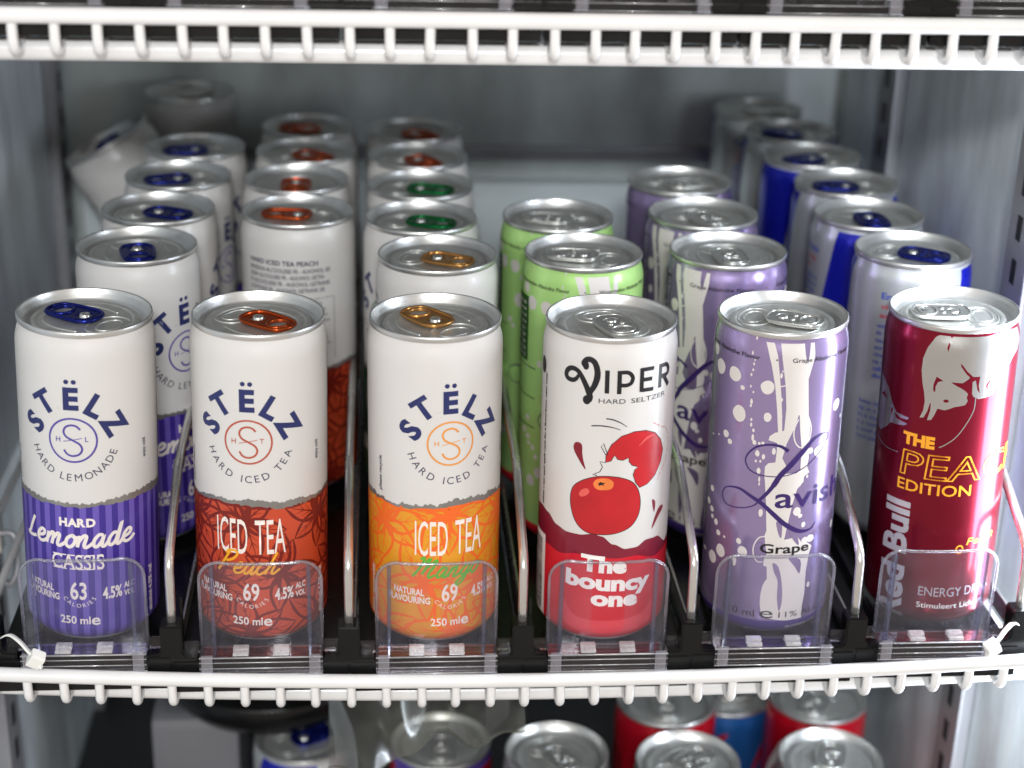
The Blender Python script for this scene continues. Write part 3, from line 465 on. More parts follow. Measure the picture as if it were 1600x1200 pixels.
def seltzer_can():
    root = new_can('can_white')
    tv = lambda k: [tuple(x) for x in T[k]]
    def wave(k, z_end):
        pts = tv(k)[1:-1]; s0, z0 = pts[0]; s1, z1 = pts[-1]
        def f(s):
            if s <= s0 or s >= s1:
                P = 2*math.pi*RB; u = (s - s1) % P; G = P - (s1-s0); t = u/G
                return z1 + (z0-z1)*t + 4*math.sin(t*math.pi*4)*math.sin(t*math.pi)
            for (a, b), (c, d) in zip(pts, pts[1:]):
                if s <= c:
                    t = (s-a)/(c-a); t = t*t*(3-2*t); return b + (d-b)*t
        return f
    w1, w2 = wave('wave1', 0), wave('wave2', 0)
    p = Print(0); p.strip(2.2, w1, 300); p.build('label_band', 'maroon', root)
    p = Print(1); p.strip(2.2, w2, 300); p.build('splash', 'splash_red', root)
    p = Print(2); p.poly(tv('crescent'), 3); p.build('highlight', 'splash_rose', root)
    p = Print(1)
    p.stroke(tv('v_right'), [1.4, 2.4, 2.3, 2.2, 2.3, 2.4, 2.5, 2.3, 2.0, 2.0, 1.5], 6); p.stroke(tv('v_left'), [.9, 1.6, 1.9, 2.0, 2.0, 2.0, 2.0, 2.0, 2.1, 2.2, 2.4, 2.5, 2.6], 6)
    a, b = tv('v_right')[0]; p.ell(a+.1, b+.4, 1.25, 1.7); a, b = tv('v_right')[-1]; p.ell(a, b+.3, 1.6, 1.9)
    for k in ('I4', 'P4a', 'E4a'): p.stroke(tv(k), 1.75, 1)
    for k in ('E4b', 'E4c', 'E4d'): p.stroke(tv(k), 1.6, 1)
    p.stroke(tv('P4b'), 1.6, 6); p.stroke(tv('R4a'), 1.8, 1); p.stroke(tv('R4b'), 1.7, 6); p.stroke(tv('R4c'), 1.8, 1)
    p.text('HARD', -7.3, 107.2, 3.1, 1.9, .0); p.text('SELTZER', 5.3, 107.2, 21.7, 1.9, .0)
    p.stroke(tv('sw1'), [.5, .5, .2], 5); p.stroke(tv('sw2'), [.5, .5, .2], 5); p.stroke(tv('jag'), .32, 1)
    p.stroke(tv('stalk'), .3, 1); p.poly(tv('star'))
    for k in ('half', 'apple'): p.stroke(tv(k), .28, 1 if k == 'half' else 4, True)
    p.ell(-37.5, 119.0-4, 2.6, 3.6); 
    for i in range(7): p.text('seltzer apple flavour water'[i*3:i*3+9], -33.5, 56+i*8, h=1.5, bold=.03, rot=math.pi/2)
    p.build('lettering', 'black_ink', root)
    p = Print(0); p.poly(tv('half')); p.poly(tv('apple'), 3); p.build('fruit_print', 'fruit_red', root)
    p = Print(1); p.poly(tv('spot'), 3); p.build('fruit_patch', 'fruit_orange', root)
    p = Print(1); p.poly(tv('shine'), 3); p.build('fruit_shine', 'fruit_pink', root)
    p = Print(1); p.stroke([(9.5, 88.5), (13, 91.2), (17, 92.0)], [.2, .9, .2], 5); p.build('fruit_shine', 'fruit_pink', root)
    p = Print(0); p.poly(tv('drop1'), 3); p.poly(tv('drop2'), 3); p.poly(tv('drop3'), 3); p.build('droplets', 'maroon_drop', root)
    p = Print(0); pts = catmull([(a, b, 0) for a, b in tv('redtext')], 5)
    for i in range(len(pts)-1):
        if i % 5 != 4: p.stroke([(pts[i].x, pts[i].y), (pts[i].x*.55+pts[i+1].x*.45, pts[i].y*.55+pts[i+1].y*.45)], .55, 1)
    p.build('curved_print', 'fruit_red', root)
    p = Print(3)
    def skew(s, a, h, k, z2): p.text(s, a[0], a[1], h=h, s1=k, bold=.05, slant=-.03, rot=-.055)
    skew('The', (-12.0, 34.6), 6.6, 6.8, 0); skew('bouncy', (-18.4, 26.9), 6.4, 18.2, 0); skew('one', (-7.4, 19.2), 6.2, 12.2, 0)
    p.poly([(-44, 6), (-31, 6), (-31, 43), (-44, 43)])
    p.build('label_text', 'white_ink', root)
    p = Print(4); r = random.Random(3); z = 8.0
    while z < 40:
        h = r.choice((.35, .6, .9)); p.poly([(-43, z), (-33.4, z), (-33.4, z+h), (-43, z+h)]); z += h + r.choice((.35, .6))
    p.text('8720299854617', -32.9, 9, h=1.5, rot=math.pi/2); p.build('barcode', 'black_ink', root)
    return root

def splash_can(kind):
    grape = kind == 'grape'
    root = new_can('lavender' if grape else 'lime_can')
    tv = lambda k: [tuple(x) for x in T[k]]
    p = Print(0)
    for k in ('P1', 'P2', 'P3', 'P4', 'P6'): p.poly([(a, min(b, 129.5)) for a, b in tv(k)])
    for k in ('ring1', 'ring2', 'ring3', 'ring4', 'tick'): p.stroke(tv(k), .5, 5)
    for a, b, c, d in T['dots5']+T['dots5b']: p.ell(a, b, c, d, 18, .05)
    r = random.Random(11)
    for i in range(46):
        s = r.uniform(34, 2*math.pi*RB-36); p.ell(s, r.uniform(14, 118), *(2*[r.choice((.35, .5, .8, 1.3, 2.2))]), 16, .06)
    for s0 in (62, 96, 110):
        z = 124
        L = []
        while z > 10: L.append((s0+r.uniform(-2.2, 2.2), z)); z -= r.uniform(7, 14)
        p.stroke(L, [r.uniform(.6, 4.5) for _ in range(9)], 6)
    p.build('splash', 'ivory_ink', root)
    p = Print(1); hm = 'lavender' if grape else 'lime_can'
    for k in ('hole1', 'hole2', 'hole3', 'hole4'): p.poly(tv(k), 3)
    p.build('splash_gaps', hm, root)
    p = Print(0); p.strip(2.1, 8.0 if grape else 9.0, 120); p.build('base_band', 'lavender_deep' if grape else 'splash_red', root)
    p = Print(2)
    p.stroke(tv('L1'), [1.5, 1.2, .8, .8, .7, .5, .45, .4, .4, .4, .35, .35, .4, .5, .6, .8], 6)
    p.stroke(tv('L2')+tv('L2b'), [.5, 1.6, 2.2, 2.3, 2.2, 2.0, 1.9, 1.5, 1.2], 6)
    p.stroke(tv('L3'), [.9, .5, .4, .4, .4, .4, .45, .6, 1.0, 1.4, 1.7, 1.9, 2.0, 1.9, 1.3, .6, .3], 6)
    p.text('avish', -4.4, 60.0, 30.2, 8.9, .012)
    p.build('lettering', 'plum_ink', root)
    p = Print(2)
    p.text('Grape' if grape else 'Watermelon', -8.9, 39.4, 11.8, 4.0 if grape else 2.6, .02)
    nm = 'Grape Absinthe Flavor' if grape else 'Watermelon Absinthe Flavor'
    for i in range(4): s = -1.5 + i*2*math.pi*RB/4; p.text(nm, s, 122.2, s+29, 1.7, .01); p.ell(s-6, 123, .35, .35)
    p.text('310 ml', -24.1, 9.6, -9.4, 2.9, .0); p.text('e', -7.3, 9.4, -1.8, 5.0, .0); p.text('11% ALC.', .6, 9.6, 22.0, 2.6, .0)
    for i in range(12): p.text('water alcohol sugar natural flavour acid'[i:i+24], -76, 60+i*3.0, -50, 1.6, .01)
    p.build('small_print', 'black_ink', root)
    p = Print(2); p.text('ALCOHOL 0.34 L', 4, 3.6, 22, 1.5, .02); p.build('base_text', 'ivory_ink', root)
    if not grape:
        p = Print(3); p.poly([(-50, 86), (-36, 86), (-36, 116), (-50, 116)])
        for a, b in (((-52, 84), (-30, 84)), ((-52, 70), (-30, 70)), ((-52, 56), (-30, 56))): p.stroke([a, b], .5, 1)
        p.build('facts_box', 'lime_dark', root)
        p = Print(4)
        for i in range(9): p.text('energy fat sugar salt'[i:i+14], -48.5, 88+i*3, -38, 1.5, .01)
        p.build('facts_text', 'ivory_ink', root)
    return root

def bull_can():
    root = new_can('cherry_metal')
    tv = lambda k: [tuple(x) for x in T[k]]
    cap = lambda L: [(a, min(b, 129.8)) for a, b in L]
    p = Print(0)
    p.poly(cap(tv('bull_a'))); p.poly(cap(tv('bull_b'))); p.poly(tv('bull2'))
    p.stroke(tv('arc1'), .4, 6); p.stroke(tv('arc2'), .4, 6)
    for s in (62, 100):  # more silver further round
        p.poly([(s, 129.5), (s+14, 129.5), (s+12, 108), (s+4, 96), (s-6, 104)])
    p.build('bull_emblem', 'silver_metal', root)
    p = Print(1)
    for k in ('wedge', 'ear', 'excl'): p.poly(tv(k))
    p.stroke(tv('legline'), [.4, .9, .7, .4], 5)
    for a, b, c, d in T['bulldots']: p.ell(a, b, c, d)
    p.build('emblem_lines', 'cherry_metal', root)
    p = Print(1); p.poly(tv('bull2ear')); p.build('emblem_lines', 'cherry_metal', root)
    p = Print(1); p.ell(-32.0, 93.0, .5, 1.3); p.build('emblem_lines', 'cherry_metal', root)
    p = Print(2)
    p.text('THE', -24.6, 82.0, -11.2, 4.6, .06); p.text('EDITION', -25.3, 61.6, 5.3, 4.7, .012)
    p.text('PEACH', -24.8, 68.4, 37.0, 10.6, 0, line=.017, slant=.08)
    p.text('Perzik', 5.8, 38.9, 21.5, 3.1, .01, slant=.3)
    a, b, c, d = T['ring6'][0]; p.stroke([(a+c*math.cos(t), b+d*math.sin(t)) for t in [6.283*i/12 for i in range(12)]], .6, 2, True)
    p.build('lettering', 'orange_ink', root)
    p = Print(2); p.text('Red Bull', -19.0, 1.8, h=10.6, s1=-19.0+54.5, bold=.035, rot=math.pi/2)
    p.text('ENERGY DRINK', -11.9, 15.4, 22.0, 4.1, .0); p.build('brand_lettering', 'pale_silver_ink', root)
    p = Print(2); p.text('Stimuleert Lichaam', -12.2, 9.8, 18.5, 2.4, .008); p.build('label_text', 'white_ink', root)
    return root

def energy_can():
    root = new_can('can_silver')
    p = Print(0)
    for s in (30, 105): p.poly([(s, 129.5), (s+33, 129.5), (s+23, 70), (s+16, 3), (s-16, 3), (s-10, 70)])
    p.build('colour_panels', 'royal_blue', root)
    p = Print(1)
    for o in (0, math.pi*RB):
        p.text('Energy Drink', o-8, 116.5, o+20, 2.8, .02)
        for i in range(8): p.text('with taurine caffeine vitamins sugar water acid'[i*2:i*2+22], o-9, 103-i*3.4, o+20-i*.8, 2.0, .01)
        for i in range(6): p.text('keep in a cool place away from'[i*2:i*2+18], o-14, 66-i*3.4, o+10, 1.9, .01)
    p.build('small_print', 'blue_ink', root)
    p = Print(1)
    for o in (0, math.pi*RB): p.text('vivifies body', o-8, 112.0, o+18, 2.2, .01); p.text('and mind', o-8, 107.8, o+12, 2.3, .01)
    p.build('red_print', 'red_ink', root)
    return root

def plain_can(body, motif=None, mm=None):
    root = new_can(body)
    if motif:
        p = Print(0); r = random.Random(motif)
        for i in range(5):
            s = -math.pi*RB + i*2*math.pi*RB/5
            if motif == 'swirl':
                p.stroke([(s, 20), (s+9, 50), (s-4, 80), (s+8, 112), (s+14, 120)], [1, 5, 2, 6, .5], 6)
            elif motif == 'claw':
                for k in range(3): p.stroke([(s+k*5, 118-4*k), (s+2+k*5, 100), (s-2+k*6, 60), (s+1+k*5, 25)], [.4, 2.6, 2.2, .4], 5)
            elif motif == 'panel':
                if i % 2 == 0: p.poly([(s, 126), (s+26, 126), (s+22, 60), (s+20, 5), (s-8, 5), (s-4, 60)])
        p.build('pattern', mm, root)
    return root

def place(proto, x, y, z=0.0, lean=0.0, turn=0.0, tab='silver', tabdir=0.0, label='', cat='can', group=None, pitch=0.0):
    """stand a copy of a can design; turn = print rotation, tabdir = direction of the tab's loop end (deg, 0 = right, 90 = away)"""
    r = proto if 'used' not in proto else copy_tree(proto)
    for o in [proto]: o['used'] = 1
    r.location = (x, y, z)
    Mx = Matrix.Rotation(math.radians(pitch), 3, 'X') @ Matrix.Rotation(math.radians(lean), 3, 'Y') @ Matrix.Rotation(math.radians(turn), 3, 'Z')
    r.rotation_euler = Mx.to_euler()
    for ch in r.children:
        if ch.name.startswith('lid'):
            ch.rotation_euler = (0, 0, math.radians(tabdir - 90 - turn))
            for t in ch.children:
                if t.name.startswith('pull_tab'): t.data = TABS[tab]
    if 'used' in r: pass
    tag(r, label, cat, group); return r

# ------------------------------------------------------------------ the cabinet
XL, XR, YB = -0.188, 0.287, 1.012
ZL, ZU, PITCH = -0.0041, 0.2567, 0.0141
FLOOR = ZL - 0.2608
def slab(name, x0, x1, y0, y1, z0, z1, m):
    bm = bmesh.new(); box(bm, x0, x1, y0, y1, z0, z1); return structure(from_bm(name, bm, m))
wb = slab('wall_back', XL-0.02, XR+0.02, YB, YB+0.02, -0.30, 0.62, 'back_metal')
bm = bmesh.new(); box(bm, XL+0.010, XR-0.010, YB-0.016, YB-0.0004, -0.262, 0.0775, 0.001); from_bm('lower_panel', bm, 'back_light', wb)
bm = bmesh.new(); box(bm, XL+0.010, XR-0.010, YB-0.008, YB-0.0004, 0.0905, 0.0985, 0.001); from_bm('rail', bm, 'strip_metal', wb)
wl = slab('wall_left', XL-0.02, XL, 0.50, YB-0.0005, -0.30, 0.62, 'wall_metal')
wr = slab('wall_right', XR, XR+0.02, 0.50, YB-0.0005, -0.30, 0.62, 'wall_metal')
slab('floor', XL+0.0005, XR-0.0005, 0.56, YB-0.001, FLOOR-0.03, FLOOR-0.0005, 'shelf_dark')
def standard(par, xw, side, yc, wd, nm='slotted_strip'):
    """slotted shelf upright screwed to a side wall"""
    s = 1 if side == 'l' else -1
    bm = bmesh.new(); xa, xb = sorted((xw + s*0.0003, xw + s*0.007))
    box(bm, xa, xb, yc-wd/2, yc+wd/2, -0.296, 0.6, 0.0012); o = from_bm(nm, bm, 'strip_metal', par)
    bm = bmesh.new(); z = -0.28
    while z < 0.59:
        xa, xb = sorted((xw + s*0.0068, xw + s*0.0074)); box(bm, xa, xb, yc-0.0028, yc+0.0028, z, z+0.011); z += 0.020
    from_bm('slots', bm, 'slot_dark', o)
standard(wr, XR, 'r', 0.905, 0.030); standard(wr, XR, 'r', 0.690, 0.026)
standard(wl, XL, 'l', 0.965, 0.026); standard(wl, XL, 'l', 0.720, 0.026)

# ------------------------------------------------------------------ white wire shelves with a raised front lip
def sag(x): return -0.0034 + 0.144*(x-0.075)**2
YF = 0.579
def wire_mesh():
    bm = bmesh.new(); P = [(0, 0.0012, -0.003), (0, 0.0008, -0.006), (0, 0.0008, -0.0113)]
    for i in range(1, 7): a = math.pi/2*i/6; P.append((0, 0.0058-0.005*math.cos(a), -0.0113-0.0048*math.sin(a)))
    P += [(0, 0.0085, -0.0158), (0, 0.0115, -0.0148), (0, 0.0150, -0.0134), (0, 0.05, -0.0132), (0, 0.40, -0.0132)]
    tube(bm, P, 0.00185, 10); bmesh.ops.recalc_face_normals(bm, faces=bm.faces[:])
    me = bpy.data.meshes.new('wire'); bm.to_mesh(me); bm.free(); smooth(me); me.materials.append(M['white_coat']); return me
WIRE = wire_mesh()
def wire_shelf(ztop, sg, x0, label):
    root = empty('wire_shelf', (0, YF, ztop)); tag(root, label, 'shelf', 'white wire shelves')
    n = 60; xs = [XL+0.004 + (XR-XL-0.008)*i/n for i in range(n+1)]
    bm = bmesh.new(); tube(bm, [(x, 0, -0.0029 + sg(x)) for x in xs], 0.0029, 14); from_bm('front_bar', bm, 'white_coat', root, True)
    bm = bmesh.new(); tube(bm, [(x, 0.0155, -0.0173 + sg(x)) for x in xs], 0.0041, 14); from_bm('lower_bar', bm, 'white_coat', root, True)
    bm = bmesh.new(); tube(bm, [(x, 0.33, -0.0182 + sg(x)) for x in xs], 0.0032, 10); from_bm('rear_bar', bm, 'white_coat', root, True)
    x = x0
    while x > XL+0.012: x -= PITCH
    while x < XR-0.006:
        if x > XL+0.006:
            o = new_obj('wire', WIRE, None, root); o.location = (x + random.uniform(-.0003, .0003), 0, sg(x)); o.rotation_euler = (random.uniform(-.002, .002), random.uniform(-.02, .02), 0)
        x += PITCH
    return root
wire_shelf(ZL, sag, -0.1391, 'white wire shelf lip running below the six front cans')
wire_shelf(ZU, lambda x: 0.0, -0.1229, 'white wire shelf lip across the top of the picture')

# ------------------------------------------------------------------ black can tracks, lane dividers and clear front stops
LANES = [-0.118, -0.048, 0.0220, 0.0915, 0.1600, 0.2290]
DIVX = [-0.1530, -0.0828, -0.0128, 0.0568, 0.1255, 0.1934, 0.2625]
def track(zb, sg, label, n):
    x = LANES[n]; x0, x1 = DIVX[n]+0.0006, DIVX[n+1]-0.0006; z = zb + sg(x)
    root = empty('can_track', (x, YF, z)); tag(root, label, 'track', 'black can tracks')
    bm = bmesh.new(); box(bm, x0-x, x1-x, 0.0055, 0.41, -0.0150, -0.0045, 0.0006); from_bm('base_plate', bm, 'black_plastic', root)
    for k in range(5):
        bm = bmesh.new(); xc = -0.02+0.01*k; box(bm, xc-0.0011, xc+0.0011, 0.020, 0.409, -0.0044, -0.0006, 0.0004); from_bm('glide_rib', bm, 'black_plastic', root)
    bm = bmesh.new(); box(bm, x0-x, x1-x, 0.0040, 0.0054, -0.0148, -0.0010, 0.0003); from_bm('front_edge', bm, 'black_plastic', root)
    return root
FR = ['cassis lemonade', 'peach iced tea', 'mango iced tea', 'seltzer', 'grape', 'dark red']
for i in range(6):
    track(0.0, lambda x: sag(x)*0.6 + 0.0, 'black plastic can track under the front %s can' % FR[i], i)
    track(ZU-ZL, lambda x: 0.0, 'black plastic track on the top shelf, %s from left' % ['first', 'second', 'third', 'fourth', 'fifth', 'sixth'][i], i)
def divider_protos():
    bm = bmesh.new()
    pts = [(-0.0100, -0.0075), (0.0100, -0.0075), (0.0100, 0.0008), (0.0052, 0.0012), (0.0043, 0.0025), (0.0043, 0.0140), (-0.0043, 0.0140), (-0.0043, 0.0025), (-0.0052, 0.0012), (-0.0100, 0.0008)]
    f = bm.faces.new([bm.verts.new((a, 0.0045, b)) for a, b in pts]); r = bmesh.ops.extrude_face_region(bm, geom=[f])
    for v in r['geom']:
        if isinstance(v, bmesh.types.BMVert): v.co.y = 0.0135
    bmesh.ops.recalc_face_normals(bm, faces=bm.faces[:])
    bmesh.ops.bevel(bm, geom=bm.edges[:], offset=0.0006, segments=2, affect='EDGES')
    b = bpy.data.meshes.new('bracket'); bm.to_mesh(b); bm.free(); b.materials.append(M['black_plastic'])
    bm = bmesh.new(); P = [(0, 0.0095, 0.008), (0, 0.0100, 0.020), (0, 0.0108, 0.036), (0, 0.0125, 0.0395), (0, 0.0165, 0.0425), (0, 0.052, 0.0590), (0, 0.058, 0.0607), (0, 0.068, 0.0618), (0, 0.385, 0.0630), (0, 0.392, 0.060), (0, 0.394, 0.05), (0, 0.394, 0.0)]
    tube(bm, P, 0.0019, 12); w = bpy.data.meshes.new('wire_guard'); bm.to_mesh(w); bm.free(); smooth(w); w.materials.append(M['chrome'])
    bm = bmesh.new(); box(bm, 0.0016, 0.0026, 0.020, 0.40, -0.0040, 0.0045, 0.0003); r = bpy.data.meshes.new('base_rail'); bm.to_mesh(r); bm.free(); r.materials.append(M['chrome'])
    bm = bmesh.new(); box(bm, 0.0028, 0.0040, 0.0136, 0.0150, 0.0, 0.0215, 0.0002); s = bpy.data.meshes.new('stop_pin'); bm.to_mesh(s); bm.free(); s.materials.append(M['black_plastic'])
    return b, w, r, s
BR, WG, RL, PN = divider_protos()
DN = ['left of the cassis lemonade can', 'between the cassis and peach cans', 'between the peach and mango cans', 'between the mango and seltzer cans', 'between the seltzer and grape cans', 'between the grape and dark red cans', 'right of the dark red can']
for i, x in enumerate(DIVX):
    o = empty('lane_divider', (x, YF, sag(x)*.6)); tag(o, 'silver wire lane divider in black bracket ' + DN[i] if i else 'black divider bracket at the front left end of the shelf', 'divider', 'lane dividers')
    new_obj('bracket', BR, None, o)
    if i: new_obj('wire_guard', WG, None, o); new_obj('base_rail', RL, None, o); new_obj('stop_pin', PN, None, o)
    o = empty('lane_divider', (x, YF, ZU-ZL)); tag(o, 'black divider bracket on the top shelf, %s from left' % ['first', 'second', 'third', 'fourth', 'fifth', 'sixth', 'seventh'][i], 'divider', 'lane dividers')
    new_obj('bracket', BR, None, o)

def stop_parts():
    W, Z0, Z1, R = 0.0240, -0.0005, 0.0410, 0.0085; pts = []
    nb = 12
    for i in range(nb+1): pts.append((-W + 2*W*i/nb, Z0))
    for i in range(8): a = math.pi/2*i/7; pts.append((W-R+R*math.cos(a), Z1-R+R*math.sin(a)))
    for i in range(1, nb): pts.append((W-R-(2*W-2*R)*i/nb, Z1-0.0004))
    for i in range(8): a = math.pi/2 + math.pi/2*i/7; pts.append((-W+R+R*math.cos(a), Z1-R+R*math.sin(a)))
    yb = lambda x: -0.0022*(1-(x/W)**2) + 0.0022
    bm = bmesh.new(); f = bm.faces.new([bm.verts.new((a, 0, b)) for a, b in pts])
    bmesh.ops.triangulate(bm, faces=[f])
    for k in range(-10, 11): bmesh.ops.bisect_plane(bm, geom=bm.verts[:]+bm.edges[:]+bm.faces[:], dist=1e-6, plane_co=(k*0.0023, 0, 0), plane_no=(1, 0, 0))
    r = bmesh.ops.extrude_face_region(bm, geom=bm.faces[:])
    for v in r['geom']:
        if isinstance(v, bmesh.types.BMVert): v.co.y = 0.0012
    for v in bm.verts: v.co.y += yb(v.co.x)
    bmesh.ops.recalc_face_normals(bm, faces=bm.faces[:])
    pan = bpy.data.meshes.new('panel'); bm.to_mesh(pan); bm.free(); pan.materials.append(M['clear_plastic'])
    bm = bmesh.new(); edge = pts[nb:] + [pts[0]]
    tube(bm, [(a, yb(a)+0.0006, b) for a, b in edge], 0.00065, 8); rim = bpy.data.meshes.new('panel_rim'); bm.to_mesh(rim); bm.free(); smooth(rim); rim.materials.append(M['clear_edge'])
    bm = bmesh.new(); box(bm, -0.0008, 0.0008, 0.0014, 0.0046, 0.0, 0.0385, 0.0004); rib = bpy.data.meshes.new('rib'); bm.to_mesh(rib); bm.free(); rib.materials.append(M['clear_rib'])
    bm = bmesh.new(); box(bm, -0.0243, 0.0243, -0.0065, -0.0004, -0.0052, -0.0044, .0002); box(bm, -0.0243, 0.0243, -0.0066, -0.0058, -0.0044, 0.0026, .0002); box(bm, -0.0243, 0.0243, -0.0058, 0.0034, 0.0018, 0.0027, .0002)
    base = bpy.data.meshes.new('base_block'); bm.to_mesh(base); bm.free(); base.materials.append(M['clear_block'])
    bm = bmesh.new(); box(bm, -0.0022, 0.0022, -0.0074, -0.0067, -0.0050, 0.0040, .0002); clip = bpy.data.meshes.new('clip'); bm.to_mesh(clip); bm.free(); clip.materials.append(M['clear_edge'])
    bm = bmesh.new(); box(bm, -0.0031, 0.0031, -0.0040, -0.0008, 0.0030, 0.0052, .0003); box(bm, -0.0031, 0.0031, -0.0060, -0.0045, 0.0029, 0.0042, .0003); hin = bpy.data.meshes.new('hinge'); bm.to_mesh(hin); bm.free(); hin.materials.append(M['clear_glint'])
    bm = bmesh.new(); box(bm, 0.0, 0.0062, -0.0002, 0.0016, 0.0010, 0.0060, .0004); arm = bpy.data.meshes.new('side_arm'); bm.to_mesh(arm); bm.free(); arm.materials.append(M['clear_block'])
    bm = bmesh.new()
    for y, z in ((-0.0067, 0.0026), (-0.0067, -0.0050), (-0.0067, -0.0022), (-0.0067, 0.0004)): tube(bm, [(-0.0243, y, z), (0.0243, y, z)], 0.00022 if z in (-0.0022, 0.0004) else 0.00034, 6)  # ridges and block edges, their line highlights put in as pale tubes
    gl = bpy.data.meshes.new('ridge_glints'); bm.to_mesh(gl); bm.free(); smooth(gl); gl.materials.append(M['clear_glint'])
    return pan, rim, rib, base, clip, hin, arm, gl
STP = stop_parts()
def front_stop(x, y, z, label):
    pan, rim, rib, base, clip, hin, arm, gl = STP
    root = empty('front_stop', (x, y, z)); tag(root, label, 'stop', 'clear plastic front stops')
    new_obj('panel', pan, None, root); new_obj('panel_rim', rim, None, root); new_obj('base_block', base, None, root); new_obj('ridge_glints', gl, None, root)['kind'] = 'stuff'
    for sx in (-0.0190, 0.0190): new_obj('rib', rib, None, root).location.x = sx
    for sx in (-0.0212, 0.0212): new_obj('clip', clip, None, root).location.x = sx
    for sx in (-0.0080, 0.0080): new_obj('hinge', hin, None, root).location.x = sx
    new_obj('side_arm', arm, None, root).location.x = 0.0246
    o = new_obj('side_arm', arm, None, root); o.location.x = -0.0308
    return root
SX = [-0.1165, -0.0475, 0.0222, 0.0912, 0.1590, 0.2265]
for i, x in enumerate(SX):
    front_stop(x, 0.5865, sag(x)*.6 + [0.0005, 0, 0, 0, 0.001, 0.001][i], 'clear plastic front stop before the %s can' % FR[i])
    front_stop(x, 0.5895, ZU-ZL+0.001, 'clear plastic front stop on the top shelf, %s from left' % ['first', 'second', 'third', 'fourth', 'fifth', 'sixth'][i])

# ------------------------------------------------------------------ the cans on the middle shelf
cassis, peach, mango, lime = hard_can('cassis'), hard_can('peach'), hard_can('mango'), hard_can('lime')
selt, grape, melon, bull, energy = seltzer_can(), splash_can('grape'), splash_can('melon'), bull_can(), energy_can()
dg = 180/math.pi/RB
def fz(i): return [0.0006, 0.0004, 0.0004, 0.0001, 0.0002, 0.0012][i]
G = 'cans on the middle shelf'
place(cassis, -.1182, .6197, fz(0), 2.19, -1.8*dg, 'blue', 150, 'white and purple striped cassis lemonade can at the front left', group=G)
place(peach, -.0488, .6171, fz(1), .86, -2.9*dg, 'copper', -40, 'white and red peach iced tea can in the front row', group=G)
place(mango, .0219, .6142, fz(2), -.17, 5.5*dg, 'gold', 128, 'white and orange mango iced tea can in the front row', group=G)
place(selt, .0914, .6136, fz(3), -.47, 0, 'silver', -72, 'white and red hard seltzer can with apple print, front row', group=G)
place(grape, .1618, .6175, fz(4), -1.03, 0, 'silver', -28, 'metallic purple grape can with white splashes, front row', group=G)
place(bull, .2338, .6208, fz(5), -1.76, 0, 'silver', 172, 'dark red peach energy drink can at the front right', group=G)
R1 = [(-.1043, .7039, 52, 'blue', -78, 0), (-.1016, .7593, 105, 'blue', -25, 0), (-.0987, .8160, 66, 'blue', -165, 0), (-.0957, .8713, 80, 'blue', -170, 0)]
ORD = ['second', 'third', 'fourth', 'fifth', 'sixth', 'seventh']
for i, (x, y, t, tb, td, l) in enumerate(R1): place(cassis, x, y, 0, 0, t, tb, td, 'white can with blue tab, %s from the front in the cassis row' % ORD[i], group=G)
R2 = [(-.0376, .7558, 213, 'copper', 172), (-.0407, .8099, 130, 'copper', -90), (-.0381, .8636, 215, 'copper', -40), (-.0382, .9173, 150, 'copper', 165)]
for i, (x, y, t, tb, td) in enumerate(R2): place(peach, x, y, 0, 0, t, tb, td, 'white can with copper tab, %s from the front in the peach row' % ORD[i], group=G)
R3 = [(mango, .0249, .6924, 118, 'gold', -28, 'gold'), (lime, .0191, .7461, -40, 'green', -22, 'green'), (lime, .0201, .8003, -70, 'green', -15, 'green'), (peach, .0202, .8549, 200, 'copper', -60, 'copper'), (peach, .0196, .9093, 140, 'copper', -50, 'copper')]
for i, (p, x, y, t, tb, td, nm) in enumerate(R3): place(p, x, y, 0, 0, t, tb, td, 'white can with %s tab, %s from the front in the mango row' % (nm, ORD[i]), group=G)
for i, (x, y, t, td) in enumerate([(.0894, .6959, 12, 168), (.0834, .7495, 2, 165)]):
    place(melon, x, y, 0, -.3, t, 'silver', td, 'light green watermelon can, %s from the front behind the seltzer can' % ORD[i], group=G)
for i, (x, y, t, td) in enumerate([(.1540, .6987, -44, -86), (.1528, .7542, -48, -60), (.1511, .8095, -120, 10)]):
    place(grape, x, y, 0, -.4, t, 'silver', td, 'purple and white grape can, %s from the front in its row' % ORD[i], group=G)
for i, (x, y, t, tb, td) in enumerate([(.2383, .7003, -26, 'royal', -35), (.2327, .7540, -112, 'royal', -85), (.2358, .8076, -14, 'royal', 178), (.2312, .8608, -160, 'royal', -160), (.2318, .9134, -18, 'royal', 150), (.2242, .9658, -22, 'silver', 20)]):
    place(energy, x, y, 0, -.6, t, tb, td, 'silver and blue energy drink can, %s from the front in the right row' % ORD[i], group=G)
tl = at_top = (-.1525, .935, .120)
a = -29; ax = Vector((math.sin(math.radians(a)), 0, math.cos(math.radians(a))))
b = Vector(tl) - ax*0.1335
place(cassis, b.x, b.y, b.z, a, 128, 'blue', 100, 'white can tipped over to the left in the back left corner', group=G)
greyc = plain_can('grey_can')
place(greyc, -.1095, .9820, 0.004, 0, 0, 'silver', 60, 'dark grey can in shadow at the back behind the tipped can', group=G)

# ------------------------------------------------------------------ top shelf: only the feet of the cans show
G = 'cans on the top shelf'
TOPC = [(plain_can('royal_blue'), 'blue'), (plain_can('can_silver', 'panel', 'royal_blue'), 'silver and blue'), (plain_can('cola_red', 'swirl', 'cola_dark'), 'dark red swirled'), (plain_can('tab_copper'), 'copper brown'), (plain_can('lavender', 'swirl', 'plum_ink'), 'purple swirled'), (plain_can('lime_can'), 'light green')]
for i, (p, nm) in enumerate(TOPC):
    place(p, SX[i], .6195, ZU-ZL+.001, 0, 20*i, 'silver', 30*i, '%s can foot behind the top shelf lip' % nm, group=G)

